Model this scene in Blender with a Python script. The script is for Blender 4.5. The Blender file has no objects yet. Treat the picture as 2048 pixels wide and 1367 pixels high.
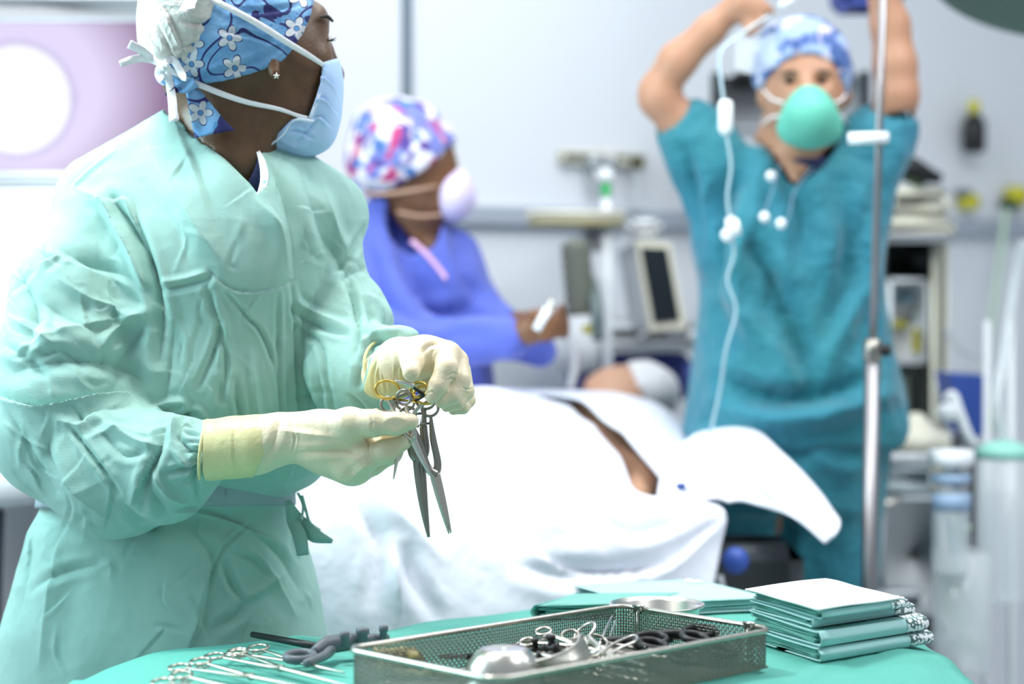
import bpy, math, random
import numpy as np
from mathutils import Vector, Matrix

# ------------------------------------------------------------------ camera, world, lights, exposure
SC = bpy.context.scene
COL = SC.collection
W, H, LENS = 2048.0, 1367.0, 70.0
F = W * LENS / 36.0
CAMZ, PITCH = 1.25, math.atan(100.5 / F)
cp, sp = math.cos(PITCH), math.sin(PITCH)

cd = bpy.data.cameras.new('camera'); cam = bpy.data.objects.new('camera', cd); COL.objects.link(cam)
cam.location = (0, 0, CAMZ); cam.rotation_euler = (math.pi / 2 - PITCH, 0, 0)
cd.lens = LENS; cd.sensor_width = 36.0; cd.sensor_fit = 'HORIZONTAL'
cd.clip_start = 0.05; cd.clip_end = 60
cd.dof.use_dof = True; cd.dof.focus_distance = 2.56; cd.dof.aperture_fstop = 2.0
SC.camera = cam

vs = SC.view_settings
SC.display_settings.display_device = 'sRGB'
vs.view_transform = 'Standard'; vs.look = 'None'; vs.exposure = 0.07; vs.gamma = 1.0
vs.use_curve_mapping = False

world = bpy.data.worlds.new('world'); SC.world = world; world.use_nodes = True
bg = world.node_tree.nodes['Background']
bg.inputs[0].default_value = (0.80, 0.90, 1.0, 1); bg.inputs[1].default_value = 0.46

def area(name, loc, target, size, power, col=(1, 1, 1), sy=None):
    l = bpy.data.lights.new(name, 'AREA'); l.energy = power; l.color = col
    l.shape = 'RECTANGLE'; l.size = size; l.size_y = sy or size
    o = bpy.data.objects.new(name, l); COL.objects.link(o); o.location = loc
    o.rotation_euler = (Vector(target) - Vector(loc)).to_track_quat('-Z', 'Y').to_euler()
    return o
area('ceiling_light_panel', (0.3, 3.6, 2.95), (0.3, 3.6, 0), 1.8, 30, (0.96, 0.98, 1.0))
area('surgical_lamp_light', (-0.70, 2.55, 2.55), (-0.1, 2.7, 0.9), 0.34, 25, (1.0, 1.0, 0.98))
area('added_cool_light_left', (-1.42, 2.7, 1.55), (-0.3, 2.75, 1.3), 1.0, 34, (0.62, 0.92, 1.0))  # added unseen light, no real window; whitens the sleeve like a cool flare
area('right_fill_light', (1.5, 3.3, 2.95), (1.2, 4.8, 0.5), 1.3, 38, (0.90, 0.95, 1.0))  # unseen fill, tilted to brighten the equipment fronts at the lower right

pl_ = area('sheet_fill_light', (0.9, 2.2, 2.6), (0.15, 3.4, 0.8), 0.5, 4.5, (0.97, 0.98, 1.0)); pl_.data.spread = math.radians(80)  # added fill, no real lamp; brightens the front of the patient's sheet

# ------------------------------------------------------------------ projection helpers
def P(px, py, d):
    x = (px - 1024.0) / F * d; v = (683.5 - py) / F * d
    return np.array((x, d * cp + v * sp, CAMZ - d * sp + v * cp))
def project(V):
    V = np.asarray(V); y = V[..., 1]; z = V[..., 2] - CAMZ
    d = y * cp - z * sp; v = y * sp + z * cp
    return 1024.0 + V[..., 0] * F / d, 683.5 - v * F / d, d
def px2m(r, d): return r * d / F

# ------------------------------------------------------------------ materials
def lin(c):
    c = np.array(c[:3]) / 255.0
    return tuple(float(v) for v in np.where(c <= 0.04045, c / 12.92, ((c + 0.055) / 1.055) ** 2.4)) + (1.0,)

class NT:
    def __init__(s, m):
        m.use_nodes = True; s.t = m.node_tree; s.b = s.t.nodes['Principled BSDF']; s.c = None
    def n(s, typ, **kw):
        nd = s.t.nodes.new(typ)
        for k, v in kw.items(): setattr(nd, k, v)
        return nd
    def l(s, a, b): s.t.links.new(a, b)
    def coord(s):
        if s.c is None: s.c = s.n('ShaderNodeTexCoord').outputs['Object']
        return s.c
    def math(s, op, a, b=None, c=None):
        nd = s.n('ShaderNodeMath', operation=op)
        for i, v in enumerate((a, b, c)):
            if v is None: continue
            if isinstance(v, (int, float)): nd.inputs[i].default_value = v
            else: s.l(v, nd.inputs[i])
        return nd.outputs[0]
    def mix(s, fac, a, b):
        nd = s.n('ShaderNodeMix', data_type='RGBA')
        for i, v in ((0, fac), (6, a), (7, b)):
            if isinstance(v, (int, float)): nd.inputs[i].default_value = v
            elif isinstance(v, tuple): nd.inputs[i].default_value = v
            else: s.l(v, nd.inputs[i])
        return nd.outputs[2]
    def noise(s, scale, detail=2, rough=0.5, dist=0.0, vec=None, dim='3D'):
        nd = s.n('ShaderNodeTexNoise', noise_dimensions=dim)
        nd.inputs['Scale'].default_value = scale; nd.inputs['Detail'].default_value = detail
        nd.inputs['Roughness'].default_value = rough; nd.inputs['Distortion'].default_value = dist
        s.l(vec if vec is not None else s.coord(), nd.inputs['Vector']); return nd
    def bump(s, h, dist, strength=1.0, prev=None):
        nd = s.n('ShaderNodeBump'); nd.inputs['Distance'].default_value = dist
        nd.inputs['Strength'].default_value = strength; s.l(h, nd.inputs['Height'])
        if prev is not None: s.l(prev, nd.inputs['Normal'])
        return nd.outputs[0]
    def ramp(s, fac, stops):
        nd = s.n('ShaderNodeValToRGB'); r = nd.color_ramp
        while len(r.elements) < len(stops): r.elements.new(0.5)
        for e, (p, c) in zip(r.elements, stops): e.position = p; e.color = c
        s.l(fac, nd.inputs[0]); return nd.outputs[0]

MATS = {}
def mat(name, col, rough=0.6, metal=0.0, sss=0.0, ssr=(1, .4, .25), sheen=0.0, coat=0.0, spec=0.5, trans=0.0, alpha=1.0,
        emit=None, estr=1.0, var=None, bumps=()):
    """var=(col2, scale, amount) colour variation; bumps = [(kind, scale, dist)]"""
    if name in MATS: return MATS[name]
    m = bpy.data.materials.new(name); t = NT(m); b = t.b
    c = lin(col); b.inputs['Base Color'].default_value = c
    b.inputs['Roughness'].default_value = rough; b.inputs['Metallic'].default_value = metal
    b.inputs['Specular IOR Level'].default_value = spec
    b.inputs['Coat Weight'].default_value = coat
    if sheen: b.inputs['Sheen Weight'].default_value = sheen
    if sss:
        b.inputs['Subsurface Weight'].default_value = sss; b.inputs['Subsurface Radius'].default_value = ssr
        b.inputs['Subsurface Scale'].default_value = 0.008
    if trans: b.inputs['Transmission Weight'].default_value = trans
    if alpha < 1: b.inputs['Alpha'].default_value = alpha
    if emit is not None:
        b.inputs['Emission Color'].default_value = lin(emit); b.inputs['Emission Strength'].default_value = estr
    if var:
        nz = t.noise(var[1], 4, 0.6)
        f = t.math('MULTIPLY', t.math('SMOOTH_MAX', t.math('MULTIPLY_ADD', nz.outputs[0], 2.4, -0.7), 0.0, 0.1), var[2])
        t.l(t.mix(f, c, lin(var[0])), b.inputs['Base Color'])
    prev = None
    for kind, sc, dist in bumps:
        if kind == 'noise': h = t.noise(sc, 4, 0.55).outputs[0]
        elif kind == 'crumple':
            n1 = t.noise(sc * 0.6, 2)
            add = t.n('ShaderNodeMixRGB', blend_type='LINEAR_LIGHT'); add.inputs[0].default_value = 0.12
            t.l(t.coord(), add.inputs[1]); t.l(n1.outputs[1], add.inputs[2])
            v = t.n('ShaderNodeTexVoronoi', feature='F1', distance='EUCLIDEAN'); v.inputs['Scale'].default_value = sc
            v.inputs['Detail'].default_value = 1.5
            t.l(add.outputs[0], v.inputs['Vector']); h = v.outputs['Distance']
        elif kind == 'weave':
            w1 = t.n('ShaderNodeTexWave', wave_type='BANDS', bands_direction='X'); w1.inputs['Scale'].default_value = sc
            w2 = t.n('ShaderNodeTexWave', wave_type='BANDS', bands_direction='Z'); w2.inputs['Scale'].default_value = sc
            t.l(t.coord(), w1.inputs[0]); t.l(t.coord(), w2.inputs[0]); h = t.math('ADD', w1.outputs[1], w2.outputs[1])
        prev = t.bump(h, dist, 1.0, prev)
    if prev is not None: t.l(prev, b.inputs['Normal'])
    MATS[name] = m; return m

# ------------------------------------------------------------------ object helpers
def tag(o, label=None, cat=None, group=None, kind=None):
    if label: o['label'] = label
    if cat: o['category'] = cat
    if group: o['group'] = group
    if kind: o['kind'] = kind
    return o
def thing(name, loc, label=None, cat=None, group=None):
    o = bpy.data.objects.new(name, None); COL.objects.link(o); o.location = tuple(float(v) for v in loc)
    o.empty_display_size = 0.05
    return tag(o, label, cat, group)
def mesh_obj(name, V, Fc, m, parent=None, smooth=True, wloc=None):
    """V world coords; if parent, stored in world coords with inverse parent translation"""
    V = np.asarray(V, dtype=float)
    off = np.zeros(3)
    p = parent
    while p is not None: off += np.array(p.location); p = p.parent
    if parent is None: off = np.array((V[:, 0].mean(), V[:, 1].mean(), V[:, 2].min()))
    me = bpy.data.meshes.new(name)
    me.from_pydata((V - off).tolist(), [], [tuple(int(i) for i in f) for f in Fc]) if not isinstance(Fc, np.ndarray) else \
        me.from_pydata((V - off).tolist(), [], Fc.tolist())
    me.update()
    if smooth: me.polygons.foreach_set('use_smooth', [True] * len(me.polygons))
    o = bpy.data.objects.new(name, me); COL.objects.link(o)
    if parent is not None: o.parent = parent
    else: o.location = off
    if m is not None: me.materials.append(m)
    return o
def join(*parts):
    V = []; Fc = []; n = 0
    for v, f in parts:
        V.append(np.asarray(v, float)); Fc += [tuple(i + n for i in q) for q in f]; n += len(v)
    return np.vstack(V), Fc
def unit(v): v = np.asarray(v, float); return v / max(np.linalg.norm(v), 1e-12)
def box(c, s, ux=(1, 0, 0), uy=(0, 1, 0), uz=(0, 0, 1), bev=0.0):
    """centre c, full size s; chamfered edges if bev"""
    ux, uy, uz = unit(ux), unit(uy), unit(uz); c = np.asarray(c, float)
    hx, hy, hz = [k / 2 for k in s]
    if bev <= 0:
        pts = [(a * hx, b * hy, d * hz) for a in (-1, 1) for b in (-1, 1) for d in (-1, 1)]
        fs = [(0, 1, 3, 2), (4, 6, 7, 5), (0, 4, 5, 1), (2, 3, 7, 6), (0, 2, 6, 4), (1, 5, 7, 3)]
    else:
        e = min(bev, hx * .98, hy * .98, hz * .98); pts = []; idx = {}
        for a in (-1, 1):
            for b in (-1, 1):
                for d in (-1, 1):
                    for ax in range(3):
                        q = [a * (hx - e), b * (hy - e), d * (hz - e)]
                        q[ax] = (a * hx, b * hy, d * hz)[ax]; idx[a, b, d, ax] = len(pts); pts.append(q)
        fs = []
        S = (-1, 1)
        for s_ in S:
            fs.append([idx[s_, b, d, 0] for b, d in ((-1, -1), (1, -1), (1, 1), (-1, 1))][::s_])
            fs.append([idx[a, s_, d, 1] for a, d in ((-1, -1), (-1, 1), (1, 1), (1, -1))][::s_])
            fs.append([idx[a, b, s_, 2] for a, b in ((-1, -1), (1, -1), (1, 1), (-1, 1))][::s_])
        for a in S:
            for b in S:
                fs.append([idx[a, b, -1, 0], idx[a, b, 1, 0], idx[a, b, 1, 1], idx[a, b, -1, 1]][::a * b])
                fs.append([idx[a, -1, b, 2], idx[a, 1, b, 2], idx[a, 1, b, 0], idx[a, -1, b, 0]][::a * b])
                fs.append([idx[-1, a, b, 1], idx[1, a, b, 1], idx[1, a, b, 2], idx[-1, a, b, 2]][::a * b])
                for d in S: fs.append([idx[a, b, d, 0], idx[a, b, d, 1], idx[a, b, d, 2]][::a * b * d])
    V = np.array([c + x * ux + y * uy + z * uz for x, y, z in pts])
    return V, [tuple(f) for f in fs]
def spline(pts, n, closed=False):
    pts = np.asarray(pts, float); N = len(pts)
    if N < 3 and not closed: 
        t = np.linspace(0, 1, n)[:, None]; return pts[0] * (1 - t) + pts[-1] * t
    if closed: ex = np.vstack([pts[-1], pts, pts[0], pts[1]]); segs = N
    else: ex = np.vstack([2 * pts[0] - pts[1], pts, 2 * pts[-1] - pts[-2]]); segs = N - 1
    t = np.linspace(0, segs, n, endpoint=not closed); i = np.minimum(t.astype(int), segs - 1); u = (t - i)[:, None]
    a, b, c, d = ex[i], ex[i + 1], ex[i + 2], ex[i + 3]
    return 0.5 * (2 * b + (c - a) * u + (2 * a - 5 * b + 4 * c - d) * u * u + (3 * b - a - 3 * c + d) * u ** 3)
def sweep(pts, r, sides=10, up=(0, 0, 1), flat=1.0, closed=False, caps=True, frame_up=False):
    """tube through pts; r scalar/list; flat = ratio of thickness along the 'up' direction"""
    pts = np.asarray(pts, float); n = len(pts)
    r = np.full(n, r) if np.isscalar(r) else np.interp(np.linspace(0, 1, n), np.linspace(0, 1, len(r)), r)
    T = np.roll(pts, -1, 0) - np.roll(pts, 1, 0) if closed else np.gradient(pts, axis=0)
    T /= np.maximum(np.linalg.norm(T, axis=1), 1e-12)[:, None]
    up = unit(up); V = []; Fc = []
    s = unit(np.cross(T[0], up) if abs(T[0] @ up) < .98 else np.cross(T[0], (0.31, .9, .2)))
    for i in range(n):
        if frame_up or flat != 1.0:
            c = np.cross(T[i], up)
            if np.linalg.norm(c) > 0.1: s = unit(c)
            else: s = unit(s - (s @ T[i]) * T[i])
        else: s = unit(s - (s @ T[i]) * T[i])
        q = np.cross(s, T[i])
        for k in range(sides):
            a = 2 * math.pi * k / sides
            V.append(pts[i] + r[i] * (math.cos(a) * s + flat * math.sin(a) * q))
    m = n if closed else n - 1
    for i in range(m):
        j = (i + 1) % n
        for k in range(sides):
            k2 = (k + 1) % sides; Fc.append((i * sides + k, i * sides + k2, j * sides + k2, j * sides + k))
    if caps and not closed:
        Fc.append(tuple(range(sides))[::-1]); Fc.append(tuple((n - 1) * sides + k for k in range(sides)))
    return np.array(V), Fc
def ribbon(pts, w, side, th=0.0008):
    """flat band along pts; side = width direction(s)"""
    pts = np.asarray(pts, float); n = len(pts)
    side = np.asarray(side, float)
    if side.ndim == 1: side = np.tile(side, (n, 1))
    w = np.full(n, w) if np.isscalar(w) else np.interp(np.linspace(0, 1, n), np.linspace(0, 1, len(w)), w)
    T = np.gradient(pts, axis=0); V = []; Fc = []
    for i in range(n):
        s = unit(side[i]); nn = unit(np.cross(T[i], s))
        for a, b in ((-1, -1), (0, -1.4), (1, -1), (1, 1), (0, .6), (-1, 1)): V.append(pts[i] + s * a * w[i] / 2 + nn * b * th)
    for i in range(n - 1):
        for k in range(6): k2 = (k + 1) % 6; Fc.append((i * 6 + k, i * 6 + k2, i * 6 + 6 + k2, i * 6 + 6 + k))
    Fc.append((5, 4, 3, 2, 1, 0)); Fc.append(tuple((n - 1) * 6 + k for k in range(6)))
    return np.array(V), Fc
def lathe(prof, c, seg=40, axis=(0, 0, 1), caps=True):
    """prof = [(radius, height)...] about axis through c"""
    az = unit(axis); ax = unit(np.cross(az, (0, 1, 0)) if abs(az[1]) < .9 else np.cross(az, (1, 0, 0))); ay = np.cross(az, ax)
    c = np.asarray(c, float); V = []; Fc = []
    for r, h in prof:
        for k in range(seg):
            a = 2 * math.pi * k / seg; V.append(c + az * h + r * (math.cos(a) * ax + math.sin(a) * ay))
    for i in range(len(prof) - 1):
        for k in range(seg):
            k2 = (k + 1) % seg; Fc.append((i * seg + k, i * seg + k2, (i + 1) * seg + k2, (i + 1) * seg + k))
    if caps:
        Fc.append(tuple(range(seg))[::-1]); Fc.append(tuple((len(prof) - 1) * seg + k for k in range(seg)))
    return np.array(V), Fc
def patch(rows, nu, nv):
    """rows of world points -> smooth grid (nv rows x nu cols)"""
    R = np.array([spline(r, nu) for r in rows]); G = np.array([spline(R[:, i], nv) for i in range(nu)]).transpose(1, 0, 2)
    V = G.reshape(-1, 3); Fc = [(j * nu + i, j * nu + i + 1, (j + 1) * nu + i + 1, (j + 1) * nu + i) for j in range(nv - 1) for i in range(nu - 1)]
    return V, Fc
def solidify(o, t, off=-1):
    md = o.modifiers.new('thickness', 'SOLIDIFY'); md.thickness = t; md.offset = off; return o

# ------------------------------------------------------------------ implicit surfaces
def smin(a, b, k):
    if k <= 0: return np.minimum(a, b)
    h = np.clip(0.5 + 0.5 * (b - a) / k, 0, 1); return b * (1 - h) + a * h - k * h * (1 - h)
class Vol:
    def __init__(s, lo, hi, h):
        s.lo = np.asarray(lo, float); s.h = h
        s.n = np.ceil((np.asarray(hi) - s.lo) / h).astype(int) + 1
        s.G = np.full(s.n, 1.0, dtype=np.float32)
        s.ax = [s.lo[i] + h * np.arange(s.n[i]) for i in range(3)]
    def sub(s, lo, hi):
        a = np.clip(np.floor((np.asarray(lo) - s.lo) / s.h).astype(int), 0, s.n - 1)
        b = np.clip(np.ceil((np.asarray(hi) - s.lo) / s.h).astype(int) + 1, 0, s.n)
        sl = tuple(slice(a[i], b[i]) for i in range(3))
        return sl, [s.ax[0][sl[0]][:, None, None], s.ax[1][sl[1]][None, :, None], s.ax[2][sl[2]][None, None, :]]
    def put(s, lo, hi, fn, k, op='u'):
        sl, X = s.sub(np.asarray(lo) - k - 3 * s.h, np.asarray(hi) + k + 3 * s.h)
        if any(q.stop <= q.start for q in sl): return s
        d = fn(*X)
        s.G[sl] = smin(s.G[sl], d, k) if op == 'u' else -smin(-s.G[sl], d, k)
        return s
    def cone(s, a, b, ra, rb, k=0.01, squash=None, op='u'):
        a = np.asarray(a, float); b = np.asarray(b, float); ab = b - a; L = max(ab @ ab, 1e-12)
        r = max(ra, rb)
        if squash is not None: sx = unit(squash[0]); q = squash[1]
        def fn(x, y, z):
            dx, dy, dz = x - a[0], y - a[1], z - a[2]
            t = np.clip((dx * ab[0] + dy * ab[1] + dz * ab[2]) / L, 0, 1)
            ex, ey, ez = dx - t * ab[0], dy - t * ab[1], dz - t * ab[2]
            if squash is not None:
                m = (ex * sx[0] + ey * sx[1] + ez * sx[2]) * (q - 1)
                ex = ex + m * sx[0]; ey = ey + m * sx[1]; ez = ez + m * sx[2]
            return np.sqrt(ex * ex + ey * ey + ez * ez) - (ra + (rb - ra) * t)
        return s.put(np.minimum(a, b) - r, np.maximum(a, b) + r, fn, k, op)
    def chain(s, pts, k=0.01, squash=None, op='u'):
        """pts (px,py,d,r_px)"""
        w = [(P(p[0], p[1], p[2]), px2m(p[3], p[2])) for p in pts]
        for (a, ra), (b, rb) in zip(w[:-1], w[1:]): s.cone(a, b, ra, rb, k, squash, op)
        return s
    def ell(s, c, r, k=0.01, op='u', R=None):
        c = np.asarray(c, float); r = np.asarray(r, float); R = np.eye(3) if R is None else np.asarray(R, float)
        def fn(x, y, z):
            dx, dy, dz = x - c[0], y - c[1], z - c[2]
            u = [(dx * R[i][0] + dy * R[i][1] + dz * R[i][2]) for i in range(3)]
            k1 = np.sqrt(sum((u[i] / r[i]) ** 2 for i in range(3))); k2 = np.sqrt(sum((u[i] / r[i] ** 2) ** 2 for i in range(3)))
            return k1 * (k1 - 1) / np.maximum(k2, 1e-6)
        m = r.max(); return s.put(c - m, c + m, fn, k, op)
    def loft(s, rows, k=0.01, ex=2.4, zcap=True, op='u'):
        """rows (py, xl, xr, d, halfdepth_m) top to bottom"""
        W_ = []
        for py, xl, xr, d, hd in rows:
            c = P((xl + xr) / 2, py, d); W_.append((c[2], c[0], c[1], px2m((xr - xl) / 2, d), hd))
        W_ = np.array(sorted(W_)); zz = W_[:, 0]
        zf = np.linspace(zz[0], zz[-1], 300)
        ct = [smooth_interp(zf, zz, W_[:, i]) for i in range(1, 5)]
        def fn(x, y, z):
            zc = np.clip(z, zz[0], zz[-1])
            cx, cy, a, b = [np.interp(zc, zf, c) for c in ct]
            ux, uy = np.abs(x - cx) / a, np.abs(y - cy) / b
            q = (ux ** ex + uy ** ex) ** (1 / ex)
            d = (q - 1) * np.minimum(a, b) * np.where(q > 1, 1, 1)
            return np.maximum(d, np.maximum(z - zz[-1], zz[0] - z)) if zcap else d
        a = W_[:, 3].max(); b = W_[:, 4].max()
        return s.put((W_[:, 1].min() - a, W_[:, 2].min() - b, zz[0]), (W_[:, 1].max() + a, W_[:, 2].max() + b, zz[-1]), fn, k, op)
    def points_px(s):
        X, Y, Z = np.meshgrid(*s.ax, indexing='ij'); return project(np.stack([X, Y, Z], -1))
    def poly(s, pts, dmin=0.0, dmax=99.0):
        """signed distance (m) to an outline extruded along the view, between two depths"""
        px, py, d = s.points_px(); pts = np.asarray(pts, float); n = len(pts)
        dist = np.full(px.shape, 1e9); ins = np.zeros(px.shape, bool)
        for i in range(n):
            a, b = pts[i], pts[(i + 1) % n]; e = b - a
            t = np.clip(((px - a[0]) * e[0] + (py - a[1]) * e[1]) / max(e @ e, 1e-9), 0, 1)
            dist = np.minimum(dist, (px - a[0] - t * e[0]) ** 2 + (py - a[1] - t * e[1]) ** 2)
            cnd = (a[1] > py) != (b[1] > py)
            with np.errstate(divide='ignore', invalid='ignore'):
                ins ^= cnd & (px < (b[0] - a[0]) * (py - a[1]) / (b[1] - a[1] + 1e-12) + a[0])
        sd = np.where(ins, -1, 1) * np.sqrt(dist) * d / F
        return np.maximum(sd, np.maximum(dmin - d, d - dmax)).astype(np.float32)
    def wear(s, cloth, cover, margin=.006):
        """keep the body inside the cloth wherever the cloth covers it"""
        i = [np.clip(np.round((s.ax[k] - cloth.lo[k]) / cloth.h).astype(int), 0, cloth.n[k] - 1) for k in range(3)]
        g = cloth.G[np.ix_(*i)] + margin
        ok = [(s.ax[k] >= cloth.lo[k]) & (s.ax[k] <= cloth.ax[k][-1]) for k in range(3)]
        g = np.where(ok[0][:, None, None] & ok[1][None, :, None] & ok[2][None, None, :], g, -1.0)
        s.G = np.maximum(s.G, np.minimum(g, -s.poly(cover))).astype(np.float32)
    def hit(s, px, py, d0, d1):
        for d in np.arange(d0, d1, .002):
            q = P(px, py, d); i = np.round((q - s.lo) / s.h).astype(int)
            if (i >= 0).all() and (i < s.n).all() and s.G[tuple(i)] < 0: return q
        return P(px, py, (d0 + d1) / 2)
    def clone(s):
        o = object.__new__(Vol); o.__dict__ = dict(s.__dict__); o.G = s.G.copy(); return o
    def mesh(s, smooth=2):
        G = s.G; h = s.h
        G = np.pad(G, 1, constant_values=1.0); org = s.lo - h
        I = G < 0
        c = [I[dx:I.shape[0] - 1 + dx, dy:I.shape[1] - 1 + dy, dz:I.shape[2] - 1 + dz] for dx in (0, 1) for dy in (0, 1) for dz in (0, 1)]
        cnt = sum(q.astype(np.int8) for q in c); act = (cnt > 0) & (cnt < 8)
        ijk = np.argwhere(act); idx = np.full(act.shape, -1, np.int64); idx[act] = np.arange(len(ijk))
        acc = np.zeros((len(ijk), 3)); num = np.zeros(len(ijk))
        cor = [(dx, dy, dz) for dx in (0, 1) for dy in (0, 1) for dz in (0, 1)]
        val = [G[ijk[:, 0] + o[0], ijk[:, 1] + o[1], ijk[:, 2] + o[2]] for o in cor]
        for a in range(8):
            for b in range(a + 1, 8):
                if sum(abs(cor[a][i] - cor[b][i]) for i in range(3)) != 1: continue
                va, vb = val[a], val[b]; m = (va < 0) != (vb < 0)
                t = va[m] / (va[m] - vb[m])
                acc[m] += np.array(cor[a]) + t[:, None] * (np.array(cor[b]) - np.array(cor[a])); num[m] += 1
        V = org + h * (ijk + acc / num[:, None])
        Fs = []
        for ax in range(3):
            o1, o2 = (ax + 1) % 3, (ax + 2) % 3
            sl0 = [slice(None)] * 3; sl1 = [slice(None)] * 3; sl0[ax] = slice(0, -1); sl1[ax] = slice(1, None)
            A, B = I[tuple(sl0)], I[tuple(sl1)]
            e = np.argwhere(A != B)
            ok = (e[:, o1] > 0) & (e[:, o2] > 0) & (e[:, o1] < I.shape[o1] - 1) & (e[:, o2] < I.shape[o2] - 1); e = e[ok]
            inside_first = A[e[:, 0], e[:, 1], e[:, 2]]
            def g(d1, d2):
                q = e.copy(); q[:, o1] += d1; q[:, o2] += d2; return idx[q[:, 0], q[:, 1], q[:, 2]]
            quad = np.stack([g(-1, -1), g(0, -1), g(0, 0), g(-1, 0)], 1)
            quad[~inside_first] = quad[~inside_first][:, ::-1]; Fs.append(quad)
        Fc = np.vstack(Fs); V = relax(V, Fc, smooth)
        return V, Fc
def smooth_interp(x, xs, ys):
    t = np.interp(x, xs, np.arange(len(xs))); i = np.minimum(t.astype(int), len(xs) - 2); u = t - i
    ex = np.concatenate([[2 * ys[0] - ys[1]], ys, [2 * ys[-1] - ys[-2]]]); a, b, c, d = ex[i], ex[i + 1], ex[i + 2], ex[i + 3]
    return 0.5 * (2 * b + (c - a) * u + (2 * a - 5 * b + 4 * c - d) * u * u + (3 * b - a - 3 * c + d) * u ** 3)
def relax(V, Fc, it=1):
    E = np.vstack([Fc[:, [0, 1]], Fc[:, [1, 2]], Fc[:, [2, 3]], Fc[:, [3, 0]]]); n = len(V)
    deg = np.bincount(E.ravel(), minlength=n).astype(float)[:, None]
    for k in range(it * 2):
        S = np.stack([np.bincount(E[:, 0], V[E[:, 1], j], n) + np.bincount(E[:, 1], V[E[:, 0], j], n) for j in range(3)], 1)
        V = V + (0.5 if k % 2 == 0 else -0.52) * (S / np.maximum(deg, 1) - V)
    return V
def normals(V, Fc):
    a, b, c, d = [V[Fc[:, i]] for i in range(4)]; fn = np.cross(c - a, d - b); n = len(V)
    N = np.stack([sum(np.bincount(Fc[:, i], fn[:, j], n) for i in range(4)) for j in range(3)], 1)
    return N / np.maximum(np.linalg.norm(N, axis=1), 1e-12)[:, None]
def subdiv(V, Fc, lev=1):
    me = bpy.data.meshes.new('tmp'); me.from_pydata(V.tolist(), [], Fc.tolist()); o = bpy.data.objects.new('tmp', me); COL.objects.link(o)
    md = o.modifiers.new('s', 'SUBSURF'); md.levels = lev; md.render_levels = lev
    e = o.evaluated_get(bpy.context.evaluated_depsgraph_get()); m2 = e.to_mesh()
    V2 = np.empty(len(m2.vertices) * 3); m2.vertices.foreach_get('co', V2); F2 = np.empty(len(m2.loops), np.int64); m2.loops.foreach_get('vertex_index', F2)
    e.to_mesh_clear(); bpy.data.objects.remove(o); bpy.data.meshes.remove(me)
    return V2.reshape(-1, 3), F2.reshape(-1, 4)
def folds(V, Fc, strokes, drange=(0, 99), seed=0):
    """press creases into cloth. stroke = (kind, width_px, amp_mm, [(x,y)..]); v valley, r ridge, s step fold"""
    N = normals(V, Fc); px, py, d = project(V)
    view = V - np.array((0, 0, CAMZ)); view /= np.linalg.norm(view, axis=1)[:, None]
    face = np.clip(-(N * view).sum(1) * 3.0, 0, 1) * ((d > drange[0]) & (d < drange[1]))
    D = np.zeros(len(V))
    for st in strokes:
        kind, w, amp, pts = st[:4]
        pts = spline([(x, y) for x, y in pts], max(len(pts) * 5, 12)) if len(pts) > 2 else np.array(pts, float)
        lo, hi = pts.min(0) - 3.2 * w, pts.max(0) + 3.2 * w
        ix = np.where((px > lo[0]) & (px < hi[0]) & (py > lo[1]) & (py < hi[1]) & (face > 0))[0]
        if not len(ix): continue
        best = np.full(len(ix), 1e9); sg = np.zeros(len(ix)); tt = np.zeros(len(ix)); X, Y = px[ix], py[ix]; n = len(pts) - 1
        for i in range(n):
            a, b = pts[i], pts[i + 1]; e = b - a; L = max(e @ e, 1e-9)
            t = np.clip(((X - a[0]) * e[0] + (Y - a[1]) * e[1]) / L, 0, 1)
            qx, qy = X - a[0] - t * e[0], Y - a[1] - t * e[1]; dd = qx * qx + qy * qy; m = dd < best
            best[m] = dd[m]; tt[m] = (i + t[m]) / n; sg[m] = np.sign(e[0] * qy[m] - e[1] * qx[m])
        s = np.sqrt(best) / w; env = np.sin(np.pi * np.clip(tt, 0, 1) * 0.86 + 0.22) ** 0.8
        if kind == 'v': f = -np.exp(-s * 1.6) * 1.0 + 0.35 * np.exp(-(s - 1.5) ** 2 * 1.6)
        elif kind == 'r': f = np.exp(-s * 1.5) - 0.25 * np.exp(-(s - 1.5) ** 2 * 1.6)
        else: f = sg * np.minimum(s * 5, 1) * np.exp(-s * 1.1)
        D[ix] += f * amp * 0.001 * env * face[ix]
    return V + N * D[:, None]
def ridged(V, scale, seed, octs=3):
    """cheap band-sum pseudo noise used for cloth undulation"""
    rng = np.random.RandomState(seed); out = np.zeros(len(V)); amp = 1.0
    for o in range(octs):
        acc = np.zeros(len(V))
        for k in range(5):
            dv = rng.normal(size=3); dv /= np.linalg.norm(dv); ph = rng.rand() * 6.28
            acc += np.sin(V @ dv * scale * (0.7 + .6 * rng.rand()) + ph + 1.3 * np.sin(V @ rng.normal(size=3) * scale * .5))
        out += amp * (1 - np.abs(acc / 2.2)); amp *= .5; scale *= 2.1
    return out
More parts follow.
